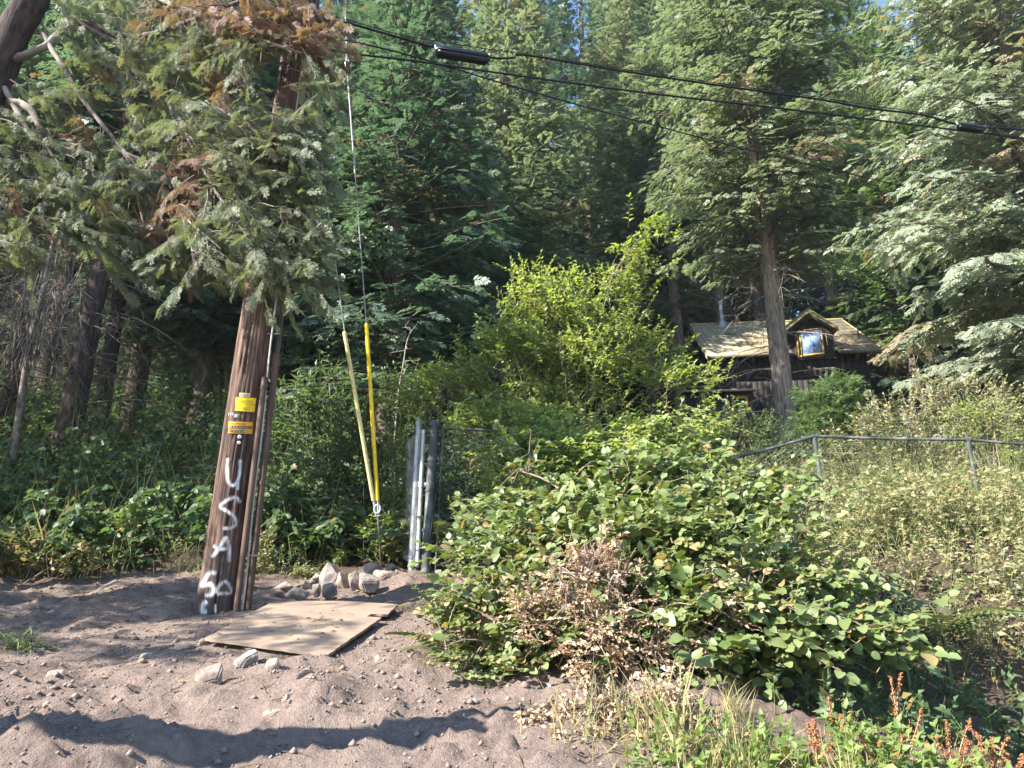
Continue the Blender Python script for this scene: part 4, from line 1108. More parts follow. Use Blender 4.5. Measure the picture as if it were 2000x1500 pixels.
    for i in range(dead):
        h = rng.uniform(.8, cb + 1.2); az = rng.uniform(0, 2 * pi); l = dead_len * rng.uniform(.3, 1.1)
        s = np.linspace(0, 1, 6) * l; e = rng.uniform(-.2, .35); dr = rng.uniform(.1, .5) / max(l, .5)
        a2 = az + rng.uniform(-.4, .4) * s
        pts = axis(h) + np.stack([np.cos(a2) * s * cos(e), np.sin(a2) * s * cos(e), s * sin(e) - dr * s * s], -1)
        tube(Dd, pts, np.linspace(.006 + .008 * l, .003, 6), 4, rng.uniform(0, 1))
        for _ in range(int(3 + 3 * l)):
            q = rng.integers(1, 5); d = nrm(pts[q + 1] - pts[q] if q < 5 else pts[q] - pts[q - 1]) + rng.normal(size=3) * .6 + [0, 0, -.35]; d = nrm(d); tl = rng.uniform(.15, .5) * min(l, 1.4)
            tube(Dd, [pts[q], pts[q] + d * tl * .5, pts[q] + d * tl + [0, 0, -.12 * tl]], [.005, .004, .002], 3, rng.uniform(0, 1))
    return T, B, Cn, Dd

def tree(meshes, base, label, crown_mat, bark='bark', dead_mat='branch', group=None, rz=0, name='conifer', cat='tree', sc=1.0):
    T, B, Cn, Dd = meshes
    root = empty(name, base, label, cat, group, rz); root.scale = (sc, sc, sc)
    T.build('trunk', M[bark], root, smooth=False)
    if B.n: B.build('limbs', M['branch'], root, smooth=True)
    if Cn.n: Cn.build('crown', M[crown_mat], root)
    if Dd.n: Dd.build('dead_branches', M[dead_mat], root, smooth=True)
    return root
def spot(px, Y, py=600):
    p = at(px, py, Y); return (p[0], p[1], float(gz(p[0], p[1])) - .05)

def build_forest():
    # the dark firs in the middle
    fa = conifer(1, 14.5, 1.2, 3.2, 330, .36, .21, .05, .055, .25, .55)
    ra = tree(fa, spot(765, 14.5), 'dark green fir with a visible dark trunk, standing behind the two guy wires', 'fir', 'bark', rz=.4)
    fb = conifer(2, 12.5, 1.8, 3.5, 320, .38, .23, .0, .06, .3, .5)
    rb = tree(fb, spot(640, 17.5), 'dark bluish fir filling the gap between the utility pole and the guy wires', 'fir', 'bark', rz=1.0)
    dup(ra, spot(845, 19), 2.1, .9, 'dark fir between the guy wires and the pale green tall conifer')
    dup(rb, spot(925, 22), 2.9, .85, 'fir whose lower boughs hang behind the top of the bright green shrub')
    # tall pale lit conifer
    fc = conifer(3, 22, 3, 3.5, 380, .36, .25, .12, .05, .25, .6, prof=.6)
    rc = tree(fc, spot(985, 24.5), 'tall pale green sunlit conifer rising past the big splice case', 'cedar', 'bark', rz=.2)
    # sky gap trees
    fd = conifer(4, 33, 8, 3.0, 190, .42, .28, -.05, .05, .35, .5, gap=.25)
    rd = tree(fd, spot(1155, 36), 'distant dark fir standing against the blue sky gap', 'fir', 'bark', rz=.2)
    re_ = dup(rc, spot(1265, 31), 1.7, 1.2, 'green conifer between the sky gap and the great cedar')
    # great cedar whose trunk stands before the cabin
    cb_ = np.array(spot(1522, 19.8, 700)); rr_ = np.random.default_rng(2)
    def keep(P):
        w_ = P + cb_; t = (10.3 - w_[:, 2]) / SUN[2]; q = w_ + SUN * t[:, None]
        hit = (q[:, 0] > 6.6) & (q[:, 0] < 13.2) & (q[:, 1] > 24.3) & (q[:, 1] < 29)
        return ~hit | (rr_.uniform(0, 1, len(P)) < .3)
    fe = conifer(5, 26, 5.3, 4.1, 430, .36, .27, .1, .075, .4, .62, dead=45, dry=.012, dead_len=2.2, gap=.04, prof=.7, sec_step=.21, keep=keep)
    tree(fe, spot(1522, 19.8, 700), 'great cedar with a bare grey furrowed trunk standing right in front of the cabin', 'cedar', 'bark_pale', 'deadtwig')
    # pale spruce by the cables
    ff = conifer(6, 22, .9, 4.3, 330, .32, .26, .16, .075, .45, .6, sec_step=.2, sp_step=.14, dead=14, dry=.07, prof=.7, sprays=SPRAYS)
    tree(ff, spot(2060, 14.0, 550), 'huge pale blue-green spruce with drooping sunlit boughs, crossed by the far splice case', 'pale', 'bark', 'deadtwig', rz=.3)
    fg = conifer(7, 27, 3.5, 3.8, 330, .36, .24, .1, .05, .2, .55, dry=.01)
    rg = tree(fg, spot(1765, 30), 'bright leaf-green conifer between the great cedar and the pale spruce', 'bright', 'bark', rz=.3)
    # trees behind the cabin
    fh = conifer(8, 29, 8.5, 3.4, 190, .4, .3, .05, .06, .3, .5, dead=60, dead_len=2.6)
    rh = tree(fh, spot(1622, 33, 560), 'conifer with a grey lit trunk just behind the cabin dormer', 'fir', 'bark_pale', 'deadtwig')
    dup(rh, spot(1405, 32, 600), 1.3, .97, 'conifer with a dark trunk directly behind the steel flue of the cabin')
    dup(rh, spot(1322, 30, 650), 2.4, .92, 'conifer with a dark trunk at the gable end of the cabin, nearest the bright shrub')
    dup(rh, spot(1480, 37, 600), 3.6, 1.02, 'slim conifer behind the cabin roof between the flue and the great cedar')
    dup(rd, spot(1700, 34, 600), 4.2, .95, 'dark fir behind the far verge of the cabin roof')
    # dark trunks at the left
    fi = conifer(9, 15, 6.0, 3.0, 150, .38, .22, .0, .05, .3, .5, dead=70, dead_len=2.2, gap=.1)
    ri = tree(fi, spot(182, 13.5), 'conifer with the stoutest bare dark trunk under the reddish cedar boughs', 'fir', 'bark_shade', 'branch')
    dup(ri, spot(292, 17), 1.1, 1.05, 'dark bare trunk beyond the stoutest one, towards the utility pole')
    dup(ri, spot(232, 16), 2.2, .8, 'thin dark trunk between the stoutest trunk and the one nearer the pole')
    dup(ri, spot(60, 15), 3.0, .95, 'dark trunk behind the tangle of pale dead twigs near the frame edge')
    dup(ri, spot(-60, 14), 3.9, 1.05, 'dark trunk cut by the edge of the frame, beyond the undergrowth')
    dup(ri, spot(118, 20), 5.0, 1.1, 'dark trunk seen deep in the shade behind the pale dead twigs')
    dup(rb, spot(420, 17.5), 5.6, 1.0, 'fir in deep shade right behind the utility pole')
    dup(ra, spot(520, 21.5), .8, 1.12, 'tall fir in shade behind the conduit side of the utility pole')
    # backdrop of firs up the hill, indistinguishable from one another
    rng = np.random.default_rng(31); k = 0
    fz = conifer(19, 24, .4, 4.0, 300, .5, .24, .0, .05, .3, .5, sec_step=.3, sp_step=.22, dead=0)
    rz_ = None
    for Y, st, off in ((25, 165, 40), (31, 150, 0), (38, 140, 70), (46, 125, 20), (56, 110, 60)):
        for px in np.arange(-420 + off, 2450, st):
            px += rng.uniform(-30, 30); Yj = Y + rng.uniform(-2, 2)
            gap = 1060 < px < 1225 and Y > 30
            if Y < 40 and 900 < px < 1800 and not (gap and Y > 35): continue
            lab = 'dark fir of the dense wooded slope behind the clearing'; grp = 'firs of the wooded slope'
            p = spot(px, Yj); q = rng.uniform(0, 6); f = rng.uniform(.85, 1.2) * (.62 if px < 420 and Y < 35 else 1) * (.5 if gap else 1)
            if rz_ is None: rz_ = tree(fz, p, lab, 'fir', 'bark', group=grp, rz=q)
            elif k % 3 == 2: dup(ra, p, q, f, lab, grp)
            else: dup(rz_, p, q, f, lab, grp)
            k += 1
    for px, Y, f in ((1072, 36, 1.2), (1098, 46, .75), (1200, 39, 1.1), (1232, 45, 1.2), (1150, 52, .6)):
        dup(rz_, spot(px, Y), px * .7, f, 'dark fir of the dense wooded slope behind the clearing', 'firs of the wooded slope')
    # tangle of pale dead twigs
    g = Geo(); rng = np.random.default_rng(12)
    for i in range(150):
        p = at(rng.uniform(20, 165), rng.uniform(500, 660), rng.uniform(11, 12.5)); d = np.array([rng.normal(0, .3), rng.normal(0, .2), -1]); l = rng.uniform(.4, 1.4)
        q = p + d * l * .5 + rng.normal(size=3) * .12; e = p + d * l + rng.normal(size=3) * .25
        tube(g, spline([p, q, e], 6), np.linspace(.009, .003, 6), 3, rng.uniform(0, 1))
    for i in range(14):
        p = at(rng.uniform(40, 150), rng.uniform(480, 520), 12); e = at(rng.uniform(20, 170), rng.uniform(680, 740), 11.5); tube(g, spline([p, (p + e) / 2 + rng.normal(size=3) * .15, e], 8), .011, 4, rng.uniform(0, 1))
    b0 = spot(60, 11.6, 760); top = at(98, 500, 11.8)
    tr = Geo(); tube(tr, spline([np.array(b0), at(55, 690, 11.6), at(75, 610, 11.7), top, at(112, 430, 11.9)], 20), np.linspace(.055, .03, 20), 8, jit=.05, rng=rng)
    root = empty('dead_sapling', b0, 'leaning pale dead sapling with a hanging tangle of bare grey twigs', 'dead tree')
    tr.build('trunk', M['branch'], root, b0); g.build('dead_branches', M['branch'], root, b0, smooth=True)
build_forest()

# ------------------------------------------------------------------ the near cedar overhead
def build_near_cedar():
    rng = np.random.default_rng(44)
    def at(px, py, Y): return globals()['at'](px, py, 7.3 - 1.42 * float(sstep(270, 500, px)) + (Y - 4.8) * .12)
    tb = at(28, 60, 4.0); X, Y = tb[0], tb[1]
    base = np.array([X - .95, Y - .1, float(gz(X - .95, Y))])
    root = empty('near_cedar', base, 'near cedar with gnarled dark limbs and olive, partly rust-red boughs hanging before the pole', 'tree')
    T, B, Cn = Geo(), Geo(), Geo()
    tp = spline([base - [0, 0, .5], base, at(-190, 520, 3.95), at(-70, 280, 4), tb, at(95, -90, 4.1), at(130, -500, 4.2), at(150, -1000, 4.3)], 60)
    tube(T, tp, np.interp(np.linspace(0, 1, 60), [0, .15, .5, .7, 1], [.4, .27, .19, .15, .06]), 18, jit=.05, rng=rng)
    limbs = [
        ([(20, 120, 4.0), (85, 90, 4.1), (150, 40, 4.3), (260, 70, 4.7), (345, 50, 5.0), (450, 12, 5.3), (560, -20, 5.6)], .05),
        ([(20, 200, 3.95), (60, 215, 4.0), (95, 275, 4.1), (180, 300, 4.4), (245, 300, 4.6), (280, 440, 4.8)], .055),
        ([(10, 170, 3.9), (60, 260, 3.9), (100, 300, 4.0), (150, 380, 4.2), (205, 470, 4.4), (260, 540, 4.5)], .035),
        ([(80, 60, 4.1), (160, 190, 4.4), (245, 300, 4.7), (330, 400, 5.0), (430, 490, 5.3)], .034),
        ([(150, 40, 4.3), (300, 130, 4.8), (340, 215, 5.1), (385, 285, 5.3), (470, 380, 5.6), (540, 500, 5.8)], .034),
        ([(200, 120, 4.5), (330, 185, 5.0), (430, 215, 5.3), (520, 270, 5.6), (600, 330, 5.9)], .03),
        ([(60, -40, 4.1), (220, -30, 4.6), (400, 40, 5.1), (520, 90, 5.4), (630, 120, 5.8)], .04),
        ([(0, 240, 3.8), (-40, 330, 3.8), (20, 420, 3.9), (90, 470, 4.1)], .03),
        ([(0, 130, 3.8), (-60, 220, 3.7), (0, 300, 3.8), (70, 350, 4.0)], .03),
        ([(330, 185, 5.0), (400, 330, 5.2), (470, 440, 5.4), (560, 540, 5.6)], .024),
        ([(245, 300, 4.6), (300, 330, 4.8), (350, 420, 5.0), (380, 520, 5.1)], .024),
    ]
    P, D, C, S = [], [], [], []
    dryspots = [(235, 140, 75, 26), (370, 330, 60, 55), (350, 400, 45, 35), (88, 468, 28, 42), (600, 55, 75, 75), (480, 35, 90, 50), (350, 5, 90, 30), (160, 250, 40, 30), (430, 160, 40, 40), (300, 445, 40, 25), (40, 380, 40, 20)]
    def pix(p):
        f = np.array([0, cos(PITCH), sin(PITCH)]); u = np.array([0, -sin(PITCH), cos(PITCH)]); z = p @ f
        return 1000 + FPX * p[0] / z, 750 - FPX * (p @ u) / z
    def isdry(p):
        x, y = pix(p)
        return any(((x - a) / c) ** 2 + ((y - b) / d) ** 2 < .7 for a, b, c, d in dryspots)
    def bough(p0, d, l, hang=.55, dens=1.0):
        mx_, my_ = pix(p0 + d * l * .6)
        if 520 < mx_ < 612 and 85 < my_ < 200 and rng.uniform() < .93: return
        n = 6; s = np.linspace(0, 1, n) * l
        pts = p0 + d * s[:, None] + np.array([0, 0, -1]) * (hang * s ** 2 * .7)[:, None] + np.cumsum(rng.normal(0, .012, (n, 3)), 0)
        tube(B, pts, np.linspace(.004 + .007 * l, .002, n), 4, rng.uniform(.2, .9))
        tan = nrm(np.gradient(pts, axis=0)); bc = rng.uniform(-.25, .25); dr = isdry(pts[3])
        for q in np.arange(.1, l, .07 / dens):
            for sd in (-1, 1):
                p = np.array([np.interp(q, s, pts[:, c]) for c in range(3)]); t = np.array([np.interp(q, s, tan[:, c]) for c in range(3)])
                a = radians(rng.uniform(25, 65)) * sd
                dd = np.array([t[0] * cos(a) - t[1] * sin(a), t[0] * sin(a) + t[1] * cos(a), t[2] * .7 - rng.uniform(.1, 1.0)])
                P.append(p); D.append(dd); S.append(rng.uniform(.09, .2)); dry_ = rng.uniform(.7, 1) if dr else (rng.uniform(.3, .9) if rng.uniform() < .05 else rng.uniform(0, .15))
                C.append((np.clip(.5 + bc + rng.normal(0, .2), 0, 1), dry_))
        P.append(pts[-1]); D.append(tan[-1]); S.append(.2); C.append((.6, .8 if dr else .05))
    paths = []
    for pl, r in limbs:
        c = spline([at(*q) for q in pl], 8 * len(pl)); c += np.cumsum(rng.normal(0, .004, c.shape), 0)
        tube(B, c, np.linspace(r, r * .25, len(c)), 8, rng.uniform(.1, .5), jit=.06, rng=rng); paths.append(c)
        # bare twigs
        for _ in range(26):
            k = rng.integers(len(c) // 5, len(c) - 1); d = nrm(nrm(c[k] - c[k - 1]) * .4 + rng.normal(size=3)); l = rng.uniform(.1, .45)
            m1 = c[k] + d * l * .5 + rng.normal(size=3) * .03
            tube(B, spline([c[k], m1, c[k] + d * l + [0, 0, -.08] + rng.normal(size=3) * .05], 5), np.linspace(.007, .002, 5), 4, rng.uniform(.6, 1))
    for c in paths:
        L = np.linalg.norm(np.diff(c, axis=0), axis=1).sum()
        for _ in range(int(L * 5)):
            k = int(rng.uniform(.3, 1) * (len(c) - 1)); t = nrm(c[min(k + 1, len(c) - 1)] - c[k - 1])
            d = nrm(t * .7 + rng.normal(size=3) * [.7, .6, .35] + [0, 0, -.05]); bough(c[k], d, rng.uniform(.3, .75))
    # the masses of foliage seen in the photograph: (px, py, half width, half height, forward distance, number)
    for (x, y, a, b_, Yd, n) in ((480, 255, 110, 45, 5.5, 26), (540, 320, 85, 60, 5.7, 24), (555, 430, 70, 60, 5.8, 22), (545, 505, 70, 26, 5.85, 16), (470, 300, 80, 60, 5.4, 20),
                             (330, 470, 130, 50, 5.0, 34), (230, 400, 110, 60, 4.7, 22), (420, 500, 70, 35, 5.3, 18), (80, 200, 80, 50, 4.2, 14), (70, 300, 90, 70, 4.1, 22), (60, 400, 90, 60, 4.1, 22), (150, 420, 60, 50, 4.4, 12), (20, 480, 50, 25, 4.0, 8),
                             (240, 130, 90, 40, 4.6, 16), (350, 80, 120, 60, 5.0, 24), (480, 60, 120, 60, 5.4, 30), (595, 45, 70, 45, 5.8, 16), (400, 170, 100, 45, 5.2, 16), (250, 20, 140, 40, 4.7, 20), (330, 250, 80, 60, 5.0, 12), (300, 350, 100, 50, 4.9, 14), (400, 400, 80, 60, 5.2, 18), (610, 190, 25, 60, 5.9, 7),
                             (590, 90, 40, 30, 5.7, 6)):
        for _ in range(int(n * 1.9)):
            q_ = (x + a * rng.uniform(-1, 1), y + b_ * rng.uniform(-1, 1)); p = globals()['at'](*q_, rng.uniform(6.9, 7.7)) if x < 450 else at(*q_, Yd + rng.normal(0, .5)); d = nrm(np.array([.6, .15, -.1]) + rng.normal(size=3) * [.6, .5, .3])
            l = rng.uniform(.3, .65); bough(p - d * l * .6, d, l)
    P, D, C, S = np.array(P), nrm(np.array(D)), np.array(C), np.array(S); n = len(P)
    U = np.array([-.4, -.35, .8]) + rng.normal(size=(n, 3)) * .4; w_ = rng.integers(0, 3, n)
    for q in range(3):
        k = w_ == q; put(Cn, SPRAYS_FINE[q], P[k], D[k], U[k], S[k], C[k])
    print('near cedar sprays', n)
    T.build('trunk', M['bark_shade'], root, base); B.build('limbs', M['limb_dark'], root, base, smooth=True); Cn.build('crown', M['near'], root, base)
build_near_cedar()


def build_shading_trees():
    """unseen trees added to shade and dapple the dirt and the slope"""
    rng = np.random.default_rng(91); base = np.array([-7.4, 5.0, float(gz(-7.4, 5.0)) - .1])
    root = empty('unseen_shade_cedar', base, 'unseen cedar added for its shade, low limb and boughs shaped to dapple the bare dirt', 'tree')
    T, B, Cn = Geo(), Geo(), Geo(); P, D, S, C = [], [], [], []
    tube(T, spline([base - [0, 0, .5], base + [0, 0, .2], base + [.1, .1, 3], base + [.1, 0, 9]], 40), np.linspace(.3, .1, 40), 16, jit=.05, rng=rng)
    limb = spline([base + [.1, -.05, 2.1], (-6.3, 3.4, 1.5), (-4.9, 2.58, 1.25), (-3.5, 2.5, 1.15), (-2.6, 2.55, 1.2), (-2.2, 2.6, 1.22)], 40)  # invented limb, placed to cast the shadow band across the dirt
    limb[:, 2] += .04 * np.sin(np.linspace(0, 17, 40)); tube(B, limb, np.interp(np.linspace(0, 1, 40), [0, .3, .8, 1], [.17, .15, .12, .05]), 12, jit=.16, rng=rng)
    tube(B, spline([limb[30], limb[30] + [.1, .02, .2], limb[30] + [.3, .05, .36], limb[30] + [.5, .1, .36]], 10), np.linspace(.05, .02, 10), 7, jit=.1, rng=rng)
    tube(B, spline([limb[22], limb[22] + [-.1, .02, .12], limb[22] + [-.3, .05, .16]], 10), np.linspace(.05, .015, 10), 7, jit=.1, rng=rng)
    def bough(p0, d, l):
        s_ = np.linspace(0, 1, 6) * l; pts = p0 + d * s_[:, None] + np.array([0, 0, -1]) * (.3 * s_ ** 2)[:, None]; tube(B, pts, np.linspace(.014, .003, 6), 5, .5)
        for q in np.arange(.1, l, .12):
            for sd in (-1, 1):
                a = radians(rng.uniform(25, 65)) * sd; p = np.array([np.interp(q, s_, pts[:, c]) for c in range(3)])
                P.append(p); D.append(np.array([d[0] * cos(a) - d[1] * sin(a), d[0] * sin(a) + d[1] * cos(a), d[2] - rng.uniform(0, .5)])); S.append(rng.uniform(.15, .3)); C.append((rng.uniform(.2, .8), rng.uniform(0, .15)))
    # boughs stand where the light that reaches the shaded parts of the dirt passes
    sd_ = SUN / SUN[0]
    for (gx, gy, rx, ry, n) in ((-4.4, 7.6, 2.0, .9, 80), (-2.9, 6.9, 1.0, .6, 40), (-4.4, 6.0, 1.3, .35, 34), (-1.6, 5.6, .8, .45, 9), (-3.1, 5.3, 1.2, .35, 22), (-.55, 7.1, .5, .25, 10), (-3.6, 4.6, .8, .2, 7), (-2.7, 6.5, .35, .3, 10)):
        for _ in range(n):
            g0 = np.array([gx + rng.uniform(-rx, rx), gy + rng.uniform(-ry, ry), 0]); g0[2] = gbase(g0[0], g0[1])
            t = rng.uniform(1.0, 2.2) + max(0, g0[0] + 5.0); p = g0 - sd_ * t
            if p[0] > -.95 * max(p[1], .5) - .4 : p = g0 - sd_ * (t + 1.2)
            d = nrm(rng.normal(size=3) * [1, 1, .25]); l = rng.uniform(.35, .8); bough(p - d * l * .5, d, l)
    n = len(P); U = np.array([0, 0, 1]) + rng.normal(size=(n, 3)) * .4; P, D, C, S = np.array(P), np.array(D), np.array(C), np.array(S)
    put(Cn, SPRAYS_FINE[0], P, D, U, S, C)
    T.build('trunk', M['bark'], root, base); B.build('limbs', M['branch'], root, base, smooth=True); Cn.build('crown', M['near'], root, base)
    fi = conifer(29, 15, 1.0, 2.6, 190, .42, .22, .0, .05, .3, .5)  # unseen firs, added to shade the trunks and undergrowth
    r0 = None
    for k, (x, y, f) in enumerate(((-12.5, 7.6, .8), (-14.5, 9.6, .9), (-17.5, 10.5, .95), (-19, 14.5, 1.1))):
        p = (x, y, float(gz(x, y)) - .1); lab = 'unseen fir added for its shade, beyond the undergrowth'
        if r0 is None: r0 = tree(fi, p, lab, 'fir', group='unseen firs added for shade', sc=f)
        else: dup(r0, p, k * 1.3, f, lab, 'unseen firs added for shade')
build_shading_trees()

# ------------------------------------------------------------------ shrubs
LM, LR, LQ = T_mid(.58, .13, .16), T_round(.82, .12, .14), T_leaf(.5, .1, .15, 'quad')
LN = T_mid(.36, .08, .25)
def leafy_twig(g, P0, D0, l, n, size, rng, acc, hang=.2, c0=.5, dry=.05, updir=.9, tube_r=.003, tg=None):
    s = np.linspace(0, 1, 5) * l
    pts = P0 + D0 * s[:, None] + np.array([0, 0, -1]) * (hang * s ** 2)[:, None] + np.cumsum(rng.normal(0, .006, (5, 3)), 0)
    if tg is not None: tube(tg, pts, np.linspace(tube_r, tube_r * .4, 5), 4, rng.uniform(0, 1))
    tan = nrm(np.gradient(pts, axis=0))
    for k in range(n):
        q = l * (.08 + .92 * (k + .5) / n); sd = 1 if k % 2 else -1
        p = np.array([np.interp(q, s, pts[:, c]) for c in range(3)]); t = np.array([np.interp(q, s, tan[:, c]) for c in range(3)])
        side = nrm(np.cross(t, [0, 0, 1.0]) + rng.normal(size=3) * .15)
        d = t * rng.uniform(.3, .9) + side * sd * rng.uniform(.5, 1.0) + np.array([0, 0, rng.uniform(-.35, .15)])
        acc.append((p, d, np.array([-.34, -.3, updir]) + rng.normal(size=3) * .4, size * rng.uniform(.45, 1.2) * (1 - .25 * (k / n) ** 2), np.clip(c0 + rng.normal(0, .22), 0, 1), rng.uniform(.5, 1) if rng.uniform() < dry else rng.uniform(0, .1)))
    d = tan[-1]; acc.append((pts[-1], d, np.array([-.34, -.3, updir]) + rng.normal(size=3) * .3, size * .7, np.clip(c0 + .2, 0, 1), 0))
def flush(g, T, acc, m=0):
    if not acc: return
    P, D, U, S, A, B = zip(*acc)
    put(g, T, np.array(P), np.array(D), np.array(U), np.array(S), np.stack([A, B], 1), m)

FACE = nrm(nrm(-SUN) + np.array([0, -.9, .1]))
def shrub(name, label, cat, base, lobes, ntw, T, size, mat, seed, per=11, tw=.42, hang=.25, dry=.05, wood='stem', group=None, bias=(0, 0, .25), updir=.9, stems=12, sr=.014, connect=.35, clump=None):
    rng = np.random.default_rng(seed); base = np.asarray(base, float)
    root = empty(name, base, label, cat, group)
    W, Lf = Geo(), Geo(); acc = []
    wts = np.array([l[2] for l in lobes], float); wts /= wts.sum()
    tops = []
    for k in range(stems):
        c, r, _ = lobes[rng.choice(len(lobes), p=wts)]
        e = c + rng.normal(size=3) * r * .35; m1 = base + (e - base) * .45 + np.array([0, 0, .25]) * np.linalg.norm(e - base) * .5 + rng.normal(size=3) * .08
        b0 = base + rng.normal(size=3) * [.15, .12, 0] - [0, 0, .1]
        sp_ = spline([b0, m1, e], 14); tube(W, sp_, np.linspace(sr, sr * .35, 14), 6, rng.uniform(0, 1)); tops.append(sp_)
    allp = np.concatenate(tops)
    for k in range(ntw):
        c, r, _ = lobes[rng.choice(len(lobes), p=wts)]
        u = nrm(rng.normal(size=3)); p = c + u * r * rng.uniform(.3, 1) ** .4
        if clump:
            nc, cs, cz = clump
            if k == 0:
                cl = []
                for _ in range(nc):
                    c2, r2, _w = lobes[rng.choice(len(lobes), p=wts)]; u2 = nrm(rng.normal(size=3)); u2 = u2 - 1.7 * min(0, u2 @ FACE) * FACE; cl.append((c2 + u2 * r2 * rng.uniform(.2, 1) ** .4, rng.uniform(-.3, .3), rng.uniform(.7, 1.2)))
            cc, ct, cf = cl[rng.integers(nc)]; p = cc + rng.normal(size=3) * [cs, cs, cz]; u = nrm(u * .6 + nrm(cc - base) * .5)
        d = nrm(nrm(p - base) * .6 + u * .5 + np.array(bias) + rng.normal(size=3) * .35)
        l = tw * rng.uniform(.6, 1.3); p0 = p - d * l * .7
        if rng.uniform() < connect:
            q = allp[np.argmin(((allp - p0) ** 2).sum(1))]; tube(W, spline([q, (q + p0) / 2 + [0, 0, .04] + rng.normal(size=3) * .03, p0], 5), np.linspace(.006, .003, 5), 4, rng.uniform(0, 1))
        leafy_twig(Lf, p0, d, l, per, size * (cf if clump else 1), rng, acc, hang, .5 + (ct + rng.uniform(-.1, .1) if clump else rng.uniform(-.25, .25)), dry, updir, .0035, W)
    flush(Lf, T, acc)
    W.build('stems', M[wood], root, base, smooth=True); Lf.build('foliage', M[mat], root, base)
    return root
def lobe(px, py, rx, ry, Y, w=None, dep=.6):
    c = at(px, py, Y); a, b = pxm(rx, Y, py), pxm(ry, Y, py)
    return (c, np.array([a, max(dep * (a + b) / 2, .12), b]), w or (rx * ry))

